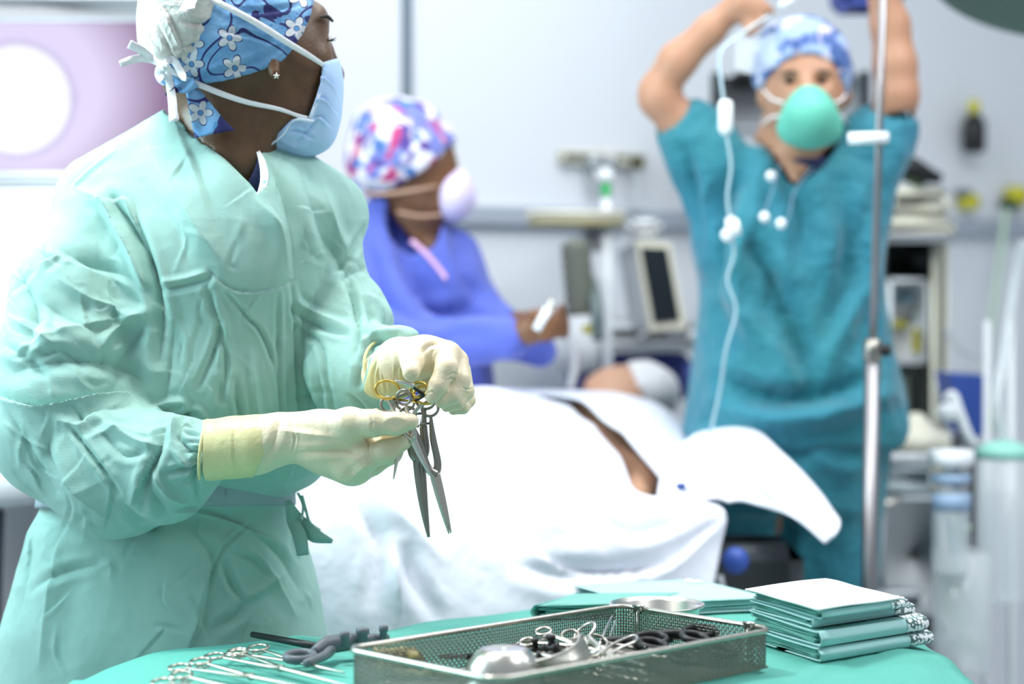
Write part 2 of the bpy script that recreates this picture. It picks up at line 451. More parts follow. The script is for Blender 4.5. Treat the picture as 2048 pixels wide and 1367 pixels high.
# ------------------------------------------------------------------ printed cloth materials
def floral(name, base, base2, petal, dark, scale, axes=('X', 'Z')):
    """cotton print: scattered five-petal flowers, looping outlines and soft leaves"""
    m = bpy.data.materials.new(name); t = NT(m)
    sep = t.n('ShaderNodeSeparateXYZ'); t.l(t.coord(), sep.inputs[0])
    cmb = t.n('ShaderNodeCombineXYZ'); t.l(sep.outputs[axes[0]], cmb.inputs[0]); t.l(sep.outputs[axes[1]], cmb.inputs[1])
    vec = cmb.outputs[0]
    nz = t.noise(scale * 1.2, 2, .5, 0, vec)
    c = t.mix(t.math('MULTIPLY_ADD', nz.outputs[0], 2.5, -.75), lin(base), lin(base2))
    # looping dark outlines
    n2 = t.noise(scale * .75, 0, .5, .6, vec)
    for lv, w in ((.42, .016), (.58, .02)):
        f = t.math('LESS_THAN', t.math('ABSOLUTE', t.math('SUBTRACT', n2.outputs[0], lv)), w); c = t.mix(f, c, lin(dark))
    n3 = t.noise(scale * .9, 0, .5, .3, vec); c = t.mix(t.math('GREATER_THAN', n3.outputs[0], .64), c, lin(dark))
    n4 = t.noise(scale * 3.3, 0, .5, .2, vec); c = t.mix(t.math('GREATER_THAN', t.math('MULTIPLY', n4.outputs[0], t.math('GREATER_THAN', n3.outputs[0], .6)), .62), c, lin(base))
    # flowers
    vo = t.n('ShaderNodeTexVoronoi', voronoi_dimensions='2D', feature='F1'); vo.inputs['Scale'].default_value = scale
    vo.inputs['Randomness'].default_value = .7; t.l(vec, vo.inputs['Vector'])
    sc = t.n('ShaderNodeVectorMath', operation='SCALE'); t.l(vec, sc.inputs[0]); sc.inputs['Scale'].default_value = 1.0
    sb = t.n('ShaderNodeVectorMath', operation='SUBTRACT'); t.l(sc.outputs[0], sb.inputs[0]); t.l(vo.outputs['Position'], sb.inputs[1])
    s2 = t.n('ShaderNodeSeparateXYZ'); t.l(sb.outputs[0], s2.inputs[0])
    th = t.math('ARCTAN2', s2.outputs[1], s2.outputs[0]); r = t.math('MULTIPLY', t.n('ShaderNodeVectorMath', operation='LENGTH').outputs['Value'], scale)
    ln = t.n('ShaderNodeVectorMath', operation='LENGTH'); t.l(sb.outputs[0], ln.inputs[0]); r = t.math('MULTIPLY', ln.outputs['Value'], scale)
    pet = t.math('MULTIPLY_ADD', t.math('ABSOLUTE', t.math('COSINE', t.math('MULTIPLY', th, 2.5))), .22, .13)
    rgb = t.n('ShaderNodeSeparateColor'); t.l(vo.outputs['Color'], rgb.inputs[0]); on = t.math('GREATER_THAN', rgb.outputs[0], .42)
    c = t.mix(t.math('MULTIPLY', t.math('LESS_THAN', r, t.math('ADD', pet, .035)), on), c, lin(dark))
    c = t.mix(t.math('MULTIPLY', t.math('LESS_THAN', r, pet), on), c, lin(petal))
    c = t.mix(t.math('MULTIPLY', t.math('LESS_THAN', r, .085), on), c, lin(dark))
    c = t.mix(t.math('MULTIPLY', t.math('LESS_THAN', r, .07), on), c, lin(base))
    t.l(c, t.b.inputs['Base Color']); t.b.inputs['Roughness'].default_value = .8
    bn = t.bump(t.noise(45, 3, .6).outputs[0], .003); t.l(bn, t.b.inputs['Normal'])
    return m
def blotch(name, base, cols, scale, seed=0.0):
    m = bpy.data.materials.new(name); t = NT(m); c = lin(base)
    for i, (cc, lv) in enumerate(cols):
        mp = t.n('ShaderNodeMapping'); mp.inputs['Location'].default_value = (seed + i * 1.7, i * 2.3, seed); t.l(t.coord(), mp.inputs[0])
        nz = t.noise(scale * (1 + .13 * i), 1, .5, .4, mp.outputs[0])
        f = t.math('MULTIPLY_ADD', nz.outputs[0], 18.0, -18.0 * lv); f = t.math('MINIMUM', t.math('MAXIMUM', f, 0.0), 1.0)
        c = t.mix(f, c, lin(cc))
    t.l(c, t.b.inputs['Base Color']); t.b.inputs['Roughness'].default_value = .8
    return m

M = {}
M['gown'] = mat('green_gown_cloth', (158, 202, 191), .6, sheen=.1, bumps=(('crumple', 9, .005), ('noise', 60, .0012), ('weave', 420, .0002)))
M['belt'] = mat('grey_belt_cloth', (150, 164, 172), .7, bumps=(('noise', 50, .002),))
M['skin_dark'] = mat('dark_skin', (104, 73, 46), .42, sss=.08, var=((72, 48, 30), 30, .8), bumps=(('noise', 260, .0006),))
M['skin_mid'] = mat('brown_skin', (128, 84, 58), .45, sss=.1)
M['skin_light'] = mat('fair_skin', (182, 136, 108), .5, sss=.12, var=((176, 126, 98), 12, .5))
M['skin_pale'] = mat('pale_skin', (196, 152, 124), .5, sss=.1)
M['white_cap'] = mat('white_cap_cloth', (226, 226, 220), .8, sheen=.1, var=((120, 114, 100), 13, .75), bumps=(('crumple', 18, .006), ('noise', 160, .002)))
M['cap_plain'] = mat('plain_cap_cloth', (222, 222, 224), .8, bumps=(('noise', 60, .002),))
M['strap'] = mat('white_strap', (236, 238, 240), .7, bumps=(('noise', 120, .001),))
M['mask_blue'] = mat('blue_mask_cloth', (176, 206, 240), .7, sss=.05, bumps=(('noise', 80, .0012),))
M['mask_edge'] = mat('mask_edge_cloth', (220, 232, 248), .7)
M['scarf'] = floral('blue_floral_cotton', (82, 138, 188), (128, 174, 212), (196, 202, 208), (38, 42, 100), 21)
M['glove'] = mat('cream_latex', (228, 213, 184), .42, sss=.25, ssr=(1, .7, .4), var=((226, 216, 180), 20, .5), bumps=(('noise', 70, .0016), ('noise', 300, .0003)))
M['glove_cuff'] = mat('thin_latex_cuff', (218, 210, 158), .4, sss=.25, ssr=(1, .8, .4), bumps=(('noise', 30, .003),))
M['navy'] = mat('navy_cloth', (34, 40, 84), .8)
M['steel'] = mat('steel', (196, 192, 180), .26, 1.0, bumps=(('noise', 30, .0006),))
M['steel_dark'] = mat('satin_steel', (150, 146, 138), .34, 1.0)
M['steel_bright'] = mat('polished_steel', (214, 211, 202), .27, 1.0)
M['gold'] = mat('gold_plate', (220, 184, 92), .25, 1.0)
M['black'] = mat('black_plastic', (14, 14, 16), .45)
M['grey_pl'] = mat('grey_plastic', (104, 110, 116), .42)
M['drape'] = mat('green_table_drape', (92, 178, 163), .8, var=((78, 162, 147), 6, .5), bumps=(('noise', 12, .006), ('noise', 160, .0012)))
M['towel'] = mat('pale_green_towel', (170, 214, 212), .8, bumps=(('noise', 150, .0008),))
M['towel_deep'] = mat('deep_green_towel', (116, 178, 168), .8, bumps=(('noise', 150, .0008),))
M['white_cloth'] = mat('white_towel', (248, 250, 248), .85)
M['sheet'] = mat('white_sheet', (228, 230, 240), .85, bumps=(('noise', 5, .02),))
M['teal'] = mat('teal_scrub_cloth', (30, 116, 142), .75, sheen=.2, var=((34, 124, 128), 3, .8), bumps=(('noise', 7, .05),))
M['blue'] = mat('blue_scrub_cloth', (78, 94, 184), .75, sheen=.2, bumps=(('noise', 9, .02),))
M['blue_pad'] = mat('blue_vinyl', (72, 88, 172), .6)
M['blue_bin'] = mat('blue_plastic', (50, 84, 168), .5)
M['mask_white'] = mat('lilac_white_mask', (214, 200, 232), .8)
M['mask_green'] = mat('mint_mask', (96, 186, 164), .6)
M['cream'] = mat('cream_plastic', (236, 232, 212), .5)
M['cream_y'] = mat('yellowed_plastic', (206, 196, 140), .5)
M['white_pl'] = mat('white_plastic', (238, 242, 244), .4)
M['grey_dk'] = mat('dark_grey_metal', (70, 76, 80), .5, .3)
M['grey_lt'] = mat('light_grey_plastic', (186, 190, 194), .5)
M['screen'] = mat('dark_glass_screen', (40, 44, 48), .2)
M['yellow'] = mat('yellow_plastic', (206, 198, 40), .5)
M['green_pl'] = mat('green_plastic', (60, 200, 110), .5)
M['mint_pl'] = mat('mint_plastic', (150, 214, 198), .5)
M['clear'] = mat('clear_plastic', (240, 248, 250), .2, trans=.2, alpha=.4)
M['tube'] = mat('milky_tube', (176, 204, 214), .3, trans=.2)
M['gold_tube'] = mat('pale_green_tube', (190, 214, 190), .4)
M['lens'] = mat('eye_white', (220, 216, 210), .2)
M['iris'] = mat('iris', (40, 26, 18), .2)
M['hair'] = mat('black_hair', (24, 20, 18), .7)
M['gauze'] = mat('cream_gauze', (226, 216, 160), .9, bumps=(('noise', 120, .004),))
# ================================================================== the scrub nurse in front
DN = 2.78
nurse = thing('person', P(380, 1367, DN) * np.array((1, 1, 0)),
    'scrub nurse in pale green gown and cream gloves, head turned away, holding scissors', 'person')

# ---- body: one continuous surface
v = Vol(P(80, 1367, 2.9) * (1, 0, 0) + (-.1, 2.40, 0.0), P(760, -70, 2.7) * (1, 0, 1) + (0, 3.05, .0), .0055)
HC = P(470, 98, 2.75)
v.ell(HC, (.110, .076, .118), .02)                         # skull
v.ell(P(455, 60, 2.75), (.100, .076, .095), .03)
v.ell(P(590, 130, 2.755), (.050, .062, .088), .035)        # face mass
v.ell(P(600, 215, 2.755), (.034, .040, .045), .03)         # jaw / mouth
v.ell(P(560, 240, 2.75), (.050, .050, .035), .03)
v.ell(P(592, 262, 2.755), (.022, .024, .020), .02)         # chin
v.ell(P(636, 38, 2.765), (.014, .045, .018), .018)         # brow
v.ell(P(640, 118, 2.735), (.015, .022, .018), .014)        # cheekbone
v.cone(P(652, 92, 2.77), P(672, 150, 2.775), .007, .013, .012)
v.cone(P(490, 170, 2.76), P(450, 330, 2.76), .056, .062, .03)   # neck
v.cone(P(560, 190, 2.71), P(500, 330, 2.70), .012, .011, .02)
v.cone(P(450, 330, 2.76), P(440, 440, 2.78), .065, .12, .05)
v.loft([(360, 330, 560, 2.78, .07), (430, 250, 650, 2.79, .10), (600, 240, 650, 2.79, .115), (850, 260, 610, 2.8, .10), (1000, 200, 580, 2.82, .11), (1150, 170, 610, 2.83, .12), (1300, 180, 600, 2.83, .1)], .04)
for s in (250, 520):                                        # legs
    v.cone(P(s, 1250, 2.83), np.array((P(s, 1250, 2.83)[0], 2.86, .50)), .085, .055, .03)
    k = np.array((P(s, 1250, 2.83)[0], 2.86, .50)); a = k + (0, .03, -.41); v.cone(k, a, .055, .036, .02)
    v.cone(a + (0, 0, -.04), a + (.06, -.15, -.055), .035, .028, .02)
v.chain([(215, 480, 2.75, 80), (140, 840, 2.70, 60), (300, 900, 2.62, 52), (420, 895, 2.55, 42)], .02)
v.chain([(640, 470, 2.75, 65), (700, 730, 2.70, 55), (790, 715, 2.58, 38)], .02)
# ear
v.ell(P(546, 132, 2.676), (.010, .006, .018), .005)
v.ell(P(549, 146, 2.672), (.0075, .006, .009), .005)
v.cone(P(560, 112, 2.690), P(557, 128, 2.680), .003, .004, .003)
vb = v
# moles on the cheek, eye, lashes, earring
eye = mesh_obj('eye', *join(lathe([(0.0005, -.010), (.006, -.009), (.010, -.004), (.0115, 0), (.010, .004), (.006, .009), (.0005, .010)], P(649, 78, 2.757), 16, (1, .4, 0))), M['lens'], nurse)
mesh_obj('eyelashes', *join(*[sweep([P(652, 82 - k, 2.735), P(662, 80 + k * .5, 2.735), P(673, 75 + k * 1.2, 2.733)], [.0008, .0006, .0002], 5) for k in (-1, 1, 3, 5)]), M['hair'], nurse)
mesh_obj('eyebrow', *sweep(spline([P(640, 34, 2.712), P(654, 33, 2.722), P(665, 42, 2.74)], 8), [.001, .003, .002], 8), M['hair'], nurse)
st = P(553, 152, 2.655)
stud = [sweep([st, st + .0045 * math.cos(a) * np.array((1, 0, 0)) + .0045 * math.sin(a) * np.array((0, 0, 1))], [.0018, .0005], 6) for a in np.arange(5) * 1.2566 + .3]
mesh_obj('earring', *join(lathe([(.0003, -.0015), (.002, -.001), (.002, .001), (.0003, .0015)], st, 12, (0, 1, 0)), *stud), M['steel_bright'], nurse)

# ---- head coverings, cut as shells around the head
hv = Vol(P(270, 330, 2.9) + (-.02, -.30, 0), P(700, -150, 2.6) + (.02, .32, 0), .0032)
def head_prims(q):
    q.ell(HC, (.110, .076, .118), .02); q.ell(P(455, 60, 2.75), (.100, .076, .095), .03)
    q.ell(P(590, 130, 2.755), (.050, .062, .088), .035); q.ell(P(600, 215, 2.755), (.034, .040, .045), .03)
    q.ell(P(560, 240, 2.75), (.050, .050, .035), .03); q.ell(P(592, 262, 2.755), (.022, .024, .020), .02)
    q.cone(P(490, 170, 2.76), P(450, 330, 2.76), .056, .062, .03); q.ell(P(636, 38, 2.765), (.014, .045, .018), .018)
head_prims(hv)
base = hv.G.copy()
# blue printed scarf cap
sc_ = hv.clone(); full = hv.clone(); full.ell(P(430, 70, 2.75), (.115, .086, .115), .03)
pl = sc_.poly([(330, 128), (380, 90), (410, -200), (660, -200), (632, -20), (622, 22), (604, 66), (582, 96), (566, 116), (546, 128), (520, 140), (470, 154), (425, 163), (385, 168), (340, 176), (312, 160)])
sc_.G = np.maximum(full.G - .0065, pl)
V_, F_ = sc_.mesh(2); V_ = V_ + normals(V_, F_) * (0.0018 * ridged(V_, 30, 3, 2))[:, None]
V_ = folds(V_, F_, [('v', 7, 4, [(340, 168), (420, 150), (500, 128), (560, 96)]), ('r', 6, 3, [(330, 150), (420, 136), (520, 104)]), ('v', 6, 4, [(440, 60), (500, 70), (540, 84)]), ('v', 6, 4, [(450, 20), (520, 22), (600, 10)]), ('s', 8, 3, [(380, 170), (450, 155), (540, 125)])])
mesh_obj('floral_head_scarf', V_, F_, M['scarf'], nurse)
# white bouffant cap at the back
wc = hv.clone(); wc.G[:] = 1; wc.ell(P(382, 62, 2.75), (.064, .108, .074), .02); wc.ell(P(400, 10, 2.75), (.072, .106, .07), .04); wc.ell(P(356, 96, 2.75), (.040, .080, .038), .03)
V0 = wc.poly([(250, 60), (280, -200), (436, -200), (446, 0), (446, 70), (436, 108), (398, 138), (366, 152), (340, 150), (316, 128), (280, 110)])
wc.G = np.maximum(wc.G, V0)
V_, F_ = wc.mesh(2); V_, F_ = subdiv(V_, F_, 1)
V_ = V_ + normals(V_, F_) * (0.0022 * ridged(V_, 30, 9, 2))[:, None]
V_ = folds(V_, F_, [('s', 10, 6, [(330, 20), (352, 70), (366, 100)]), ('v', 6, 5, [(352, 100), (400, 88), (436, 96)]), ('v', 6, 5, [(360, 92), (362, 118), (350, 136)]),
    ('r', 6, 4, [(366, 130), (362, 100), (392, 96)]), ('v', 8, 5, [(365, 40), (400, 48), (440, 42)]), ('v', 7, 4, [(330, 110), (380, 130), (420, 112)]), ('v', 6, 4, [(310, 40), (335, 90), (350, 120)]), ('r', 7, 4, [(440, -10), (443, 50), (430, 100)])])
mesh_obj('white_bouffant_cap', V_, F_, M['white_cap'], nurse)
# surgical mask
mk = hv.clone(); mk.ell(P(640, 205, 2.755), (.022, .046, .052), .03); mk.ell(P(600, 268, 2.755), (.034, .040, .024), .02); mk.ell(P(655, 160, 2.765), (.012, .032, .025), .015)
outer = mk.G - .005; inner = mk.G + .004
pm = mk.poly([(645, 124), (700, 110), (700, 330), (560, 330), (512, 300), (548, 274), (586, 236), (614, 242), (630, 200), (642, 160)])
mk.G = np.maximum(np.maximum(outer, -inner), pm)
V_, F_ = mk.mesh(2); V_, F_ = subdiv(V_, F_, 1)
V_ = folds(V_, F_, [('s', 6, 5, [(640, 150), (660, 165), (676, 190)]), ('s', 6, 5, [(632, 195), (650, 200), (668, 222)]), ('s', 6, 4, [(620, 240), (640, 235), (656, 250)]), ('v', 5, 4, [(632, 238), (616, 262), (592, 286)]), ('v', 5, 4, [(580, 262), (600, 262), (626, 276)]), ('r', 6, 3, [(560, 280), (590, 292), (612, 290)])])
mesh_obj('face_mask', V_, F_, M['mask_blue'], nurse)
def on_head(px, py, off=.007, d0=2.60, d1=2.9):
    """point of the covered head that is seen at this place"""
    best = None
    for d in np.arange(d0, d1, .001):
        q = P(px, py, d); i = np.round((q - hv.lo) / hv.h).astype(int)
        if (i < 0).any() or (i >= hv.n).any(): continue
        if full.G[tuple(i)] < off: best = q; break
    return best if best is not None else P(px, py, 2.74)
def headband(name, pts, w, m, parent, off=.010, th=.0006):
    q = spline([on_head(x, y, off) if len(t) == 0 else P(x, y, t[0]) for x, y, *t in pts], 40); q = np.array(q)
    for _ in range(4): q[1:-1] = (q[:-2] + 2 * q[1:-1] + q[2:]) / 4
    T = np.gradient(q, axis=0); side = np.cross(T, np.tile((0, 1, 0), (len(q), 1)).astype(float))
    return mesh_obj(name, *ribbon(q, w, side, th), m, parent)
headband('mask_tie', [(372, -30), (400, -12), (455, 14), (520, 50), (580, 88), (620, 112), (647, 130)], [.008, .008, .009, .008, .006], M['strap'], nurse, .013)
headband('mask_tie', [(330, 128), (352, 148), (395, 168), (450, 190), (500, 206), (560, 218), (600, 233), (628, 240)], [.007, .008, .008, .0065, .005, .008], M['strap'], nurse, .010)
mesh_obj('mask_binding', *ribbon(spline([P(648, 128, 2.716), P(647, 155, 2.708), P(638, 190, 2.700), (P(626, 222, 2.698)), P(620, 240, 2.70)], 24), .0055, (1, 0, .15), .001), M['mask_edge'], nurse)
mesh_obj('mask_binding', *ribbon(spline([P(628, 243, 2.697), P(590, 240, 2.693), P(568, 268, 2.697), P(540, 290, 2.705), P(517, 302, 2.715)], 24), .005, (.6, 0, .8), .001), M['mask_edge'], nurse)
# tie bow at the nape
bow = []
bow2 = []
for pts, w in (([(330, 134), (305, 118), (282, 100), (258, 88)], [.006, .010, .011, .012]), ([(330, 132), (300, 118), (270, 118), (240, 128)], [.006, .011, .011, .009]),
               ([(334, 132), (340, 170), (345, 205), (347, 243)], [.008, .011, .012, .012]), ([(326, 130), (345, 118), (366, 152), (372, 155)], [.008, .010, .010, .008]),
               ([(402, -30), (386, -12), (374, 10), (366, 24)], [.006, .010, .012, .012]), ([(402, -30), (394, -14), (384, 6), (382, 18)], [.006, .010, .010, .010]), ([(325, 160), (318, 148), (322, 132), (335, 130)], [.012, .012, .010, .006])):
    dd = 2.652
    if pts[0][1] < 0: dd = 2.634
    q = spline([P(x, y, dd + .01 * math.sin(i * 1.7)) for i, (x, y) in enumerate(pts)], 18)
    T = np.gradient(q, axis=0); (bow2 if pts[0][1] < 0 else bow).append(ribbon(q, w, np.cross(T, np.tile((0, 1., .2), (18, 1))), .0006))
bow.append(sweep([P(322, 130, 2.65), P(334, 136, 2.65)], [.005, .006], 8))
mesh_obj('tie_bow', *join(*bow), M['strap'], nurse); mesh_obj('tie_end', *bow2[0], M['strap'], nurse); mesh_obj('tie_end', *bow2[1], M['strap'], nurse)
def cloth_tail(name, outline, d, m, parent, n=14, amp=.004):
    """small hanging cloth between two edge lines [(left pts),(right pts)]"""
    L, R = [spline([P(x, y, d) for x, y in e], n) for e in outline]
    V = []; 
    for i in range(n):
        for j in range(7):
            t = j / 6; p_ = L[i] * (1 - t) + R[i] * t + np.array((0, -amp * math.sin(t * 5 + i * .4), 0)); V.append(p_)
    Fc = [(i * 7 + j, i * 7 + j + 1, i * 7 + j + 8, i * 7 + j + 7) for i in range(n - 1) for j in range(6)]
    return solidify(mesh_obj(name, V, Fc, m, parent), .0012)
cloth_tail('scarf_tail', [[(372, 178), (378, 215), (384, 250), (389, 276)], [(398, 178), (425, 210), (450, 240), (469, 260)]], 2.672, M['scarf'], nurse)
cloth_tail('scarf_knot', [[(332, 188), (350, 175), (368, 160), (384, 154)], [(330, 190), (352, 184), (376, 186), (398, 172)]], 2.662, M['scarf'], nurse)
cloth_tail('scarf_knot', [[(312, 128), (316, 145), (325, 160), (345, 172)], [(320, 130), (345, 150), (370, 165), (385, 178)]], 2.672, M['scarf'], nurse)

# ---- gown
gv = Vol((P(-60, 700, 2.8)[0], 2.40, .28), (P(850, 700, 2.7)[0], 3.06, P(0, 215, 2.8)[2]), .0050)
gv.loft([(300, 350, 500, 2.78, .075), (345, 262, 575, 2.78, .095), (400, 190, 662, 2.785, .125), (470, 178, 672, 2.785, .145), (560, 170, 672, 2.785, .155), (650, 160, 672, 2.79, .155),
         (760, 150, 668, 2.79, .155), (860, 130, 658, 2.80, .150), (925, 100, 650, 2.80, .148), (958, 92, 626, 2.81, .130), (985, 90, 584, 2.81, .122), (1014, 88, 580, 2.82, .122), (1060, 62, 598, 2.82, .135), (1150, 38, 625, 2.83, .155),
         (1260, 8, 645, 2.83, .17), (1400, -10, 665, 2.83, .185), (1800, -40, 700, 2.83, .20)], .02, 2.3)
gv.cone(P(400, 265, 2.77), P(240, 420, 2.79), .055, .09, .05)       # trapezius to shoulder
gv.cone(P(545, 340, 2.77), P(645, 430, 2.78), .045, .06, .04)
gv.ell(P(480, 480, 2.70), (.10, .07, .12), .05)                    # chest
gv.ell(P(565, 905, 2.74), (.055, .085, .040), .03)                 # blouse overhanging the belt
gv.ell(P(470, 905, 2.73), (.08, .07, .030), .03)
gv.chain([(205, 455, 2.755, 92), (160, 590, 2.73, 132), (140, 740, 2.70, 150), (130, 850, 2.68, 152)], .012)
gv.chain([(130, 850, 2.68, 150), (235, 935, 2.64, 134), (325, 935, 2.60, 105), (372, 915, 2.575, 78), (412, 902, 2.55, 53)], .012)
gv.chain([(642, 440, 2.765, 74), (660, 550, 2.75, 66), (684, 640, 2.72, 76), (705, 730, 2.68, 88)], .010)
gv.chain([(705, 735, 2.68, 92), (742, 745, 2.64, 76), (775, 745, 2.60, 50)], .010)
gv.chain([(700, 790, 2.68, 60), (745, 800, 2.66, 40)], .014)
gv.cone(P(728, 600, 2.73), P(742, 640, 2.70), .022, .026, .02)
gv.chain([(720, 690, 2.66, 44), (800, 682, 2.60, 24), (826, 672, 2.59, 10)], .014)
# neckline: hollow for the neck, V at the front
gv.cone(P(470, 150, 2.765), P(440, 330, 2.765), .058, .070, .006, op='s')
npoly = gv.poly([(332, 228), (352, 235), (388, 272), (452, 325), (500, 372), (514, 396), (527, 378), (533, 350), (524, 322), (515, 300), (560, 240), (420, 80), (320, 100)], 0, 2.86)
gv.G = np.maximum(gv.G, -npoly)
vb.wear(gv, [(-300, 1700), (-300, 380), (150, 380), (330, 228), (388, 272), (452, 325), (500, 372), (514, 398), (540, 330), (760, 330), (840, 640), (840, 900), (800, 1700)], .016)
V_, F_ = vb.mesh(2); body = mesh_obj('body', V_, F_, M['skin_dark'], nurse)
V_, F_ = gv.mesh(2); V_, F_ = subdiv(V_, F_, 1)
N_ = normals(V_, F_)
V_ = V_ + N_ * (0.0030 * ridged(V_, 9, 21, 2) + .0006 * ridged(V_, 60, 5, 2))[:, None]
S = []
# shoulder and upper sleeve
S += [('s', 40, 10, [(60, 480), (150, 520), (250, 560), (300, 600)]), ('r', 26, 10, [(40, 700), (130, 660), (230, 640), (290, 625)]), ('v', 22, 12, [(30, 740), (130, 720), (230, 730), (280, 760)]), ('v', 15, 20, [(222, 398), (262, 452), (292, 520), (314, 592), (322, 650), (316, 720)]), ('r', 14, 12, [(165, 384), (205, 402), (232, 442), (262, 500), (285, 560)]), ('s', 18, 8, [(212, 398), (255, 400), (276, 460), (302, 560)]),
      ('r', 5, 4, [(162, 384), (150, 372), (168, 352), (230, 300)]), ('v', 22, 10, [(128, 520), (180, 528), (240, 570), (292, 610)]), ('r', 20, 10, [(120, 560), (180, 600), (250, 622), (288, 630)]),
      ('r', 14, 10, [(286, 622), (245, 650), (215, 672), (196, 706)]), ('v', 16, 8, [(90, 610), (160, 650), (215, 660)]), ('v', 14, 8, [(300, 640), (255, 700), (232, 770)]), ('v', 16, 9, [(40, 560), (70, 620), (60, 700)]),
      ('v', 10, 6, [(60, 720), (120, 700), (170, 730)]), ('r', 12, 7, [(30, 640), (80, 668), (118, 700)]), ('v', 12, 7, [(10, 690), (60, 720), (100, 770)])]
# chest
S += [('v', 10, 6, [(318, 580), (362, 572), (412, 560), (424, 545)]), ('r', 8, 4, [(322, 566), (370, 558), (410, 545)]), ('s', 8, 4, [(420, 545), (450, 572), (480, 584), (530, 582), (585, 566)]), ('v', 9, 9, [(414, 574), (425, 610), (440, 655), (420, 720), (398, 770)]),
      ('v', 6, 5, [(556, 590), (556, 700), (562, 800), (570, 890)]), ('r', 5, 4, [(563, 590), (564, 700), (570, 800), (578, 890)]), ('v', 6, 6, [(583, 566), (590, 640), (596, 740), (602, 850)]),
      ('v', 6, 6, [(456, 585), (490, 630), (520, 662), (545, 720), (556, 770)]), ('v', 9, 8, [(440, 660), (452, 720), (446, 800)]), ('r', 10, 7, [(430, 600), (440, 640), (452, 660)]), ('v', 24, 10, [(350, 640), (340, 720), (330, 800)]),
      ('v', 22, 12, [(532, 312), (560, 360), (584, 440), (590, 560)]), ('r', 22, 9, [(510, 400), (560, 460), (576, 540)]), ('s', 26, 4, [(360, 262), (392, 340), (420, 430)]), ('r', 28, 8, [(300, 300), (372, 420), (440, 520)]),
      ('v', 30, 6, [(250, 330), (340, 440), (380, 540)]), ('v', 16, 8, [(600, 340), (634, 430), (664, 500), (700, 560), (712, 630)]), ('r', 14, 7, [(645, 370), (660, 430), (690, 500)]), ('v', 10, 9, [(662, 548), (690, 520), (718, 480), (728, 455)]),
      ('v', 9, 8, [(586, 620), (622, 648), (660, 660), (694, 668)]), ('r', 9, 6, [(590, 600), (630, 625), (690, 650)]), ('v', 9, 8, [(600, 655), (640, 690), (652, 760), (668, 820)]), ('v', 8, 7, [(625, 700), (640, 780), (646, 850)]),
      ('v', 8, 6, [(600, 760), (608, 840), (618, 920)]), ('v', 10, 8, [(470, 760), (480, 830), (500, 900)]), ('r', 9, 6, [(500, 700), (510, 790), (525, 870)]), ('v', 9, 7, [(440, 760), (438, 800)])]
# forearm sleeve
S += [('s', 10, 14, [(-10, 792), (40, 806), (80, 812), (150, 800), (200, 792), (250, 790), (275, 804)]), ('v', 7, 8, [(140, 852), (164, 884), (205, 939), (236, 984)]), ('r', 12, 8, [(120, 842), (160, 850), (184, 830), (240, 806)]), ('v', 12, 8, [(148, 846), (190, 822), (255, 812)]),
      ('r', 10, 9, [(190, 832), (240, 866), (290, 888), (318, 890)]), ('s', 10, 9, [(316, 892), (294, 940), (270, 997)]), ('v', 12, 10, [(330, 838), (322, 880), (292, 960), (282, 1020)]), ('r', 9, 9, [(306, 820), (330, 806), (366, 802), (372, 818)]), ('v', 8, 10, [(336, 842), (362, 834), (384, 826)]),
      ('v', 7, 8, [(356, 880), (358, 855), (378, 818)]), ('r', 7, 7, [(345, 870), (352, 846), (376, 822)]), ('r', 7, 7, [(380, 816), (400, 818), (412, 840)]), ('v', 8, 8, [(352, 870), (380, 900), (404, 902)]), ('r', 8, 8, [(346, 900), (372, 925), (398, 930)]), ('v', 8, 8, [(330, 946), (360, 940), (400, 932)]),
      ('v', 7, 8, [(396, 905), (390, 950), (396, 1000)]), ('v', 12, 9, [(290, 960), (312, 1000), (336, 1030)]), ('r', 10, 8, [(300, 940), (340, 990), (380, 1005)]), ('r', 24, 8, [(100, 900), (150, 980), (220, 1040)]), ('v', 14, 7, [(20, 830), (60, 900), (110, 980)]), ('v', 14, 8, [(110, 850), (96, 900), (120, 950)]),
      ('r', 12, 7, [(170, 880), (230, 860), (300, 870)]), ('v', 10, 6, [(210, 870), (250, 910), (300, 900)]), ('v', 11, 8, [(250, 1010), (276, 1040), (310, 1050)])]
for i in range(9):
    a = i / 8 * 2.6 - 1.3; S.append(('v', 4, 4.5, [(404, 902 + 48 * math.sin(a)), (386, 902 + 58 * math.sin(a)), (366, 905 + 66 * math.sin(a))]))
# left sleeve
S += [('v', 8, 9, [(690, 560), (708, 600), (716, 660), (710, 720)]), ('r', 8, 7, [(735, 590), (760, 612), (768, 650)]), ('v', 9, 9, [(715, 770), (722, 725), (748, 690), (790, 672)]), ('r', 8, 8, [(722, 690), (756, 668), (800, 660)]),
      ('v', 7, 8, [(730, 715), (760, 700), (790, 690)]), ('v', 7, 7, [(700, 790), (720, 810), (735, 830)]), ('v', 8, 7, [(728, 602), (742, 640), (736, 680)]), ('v', 7, 7, [(745, 700), (728, 740), (722, 770)])]
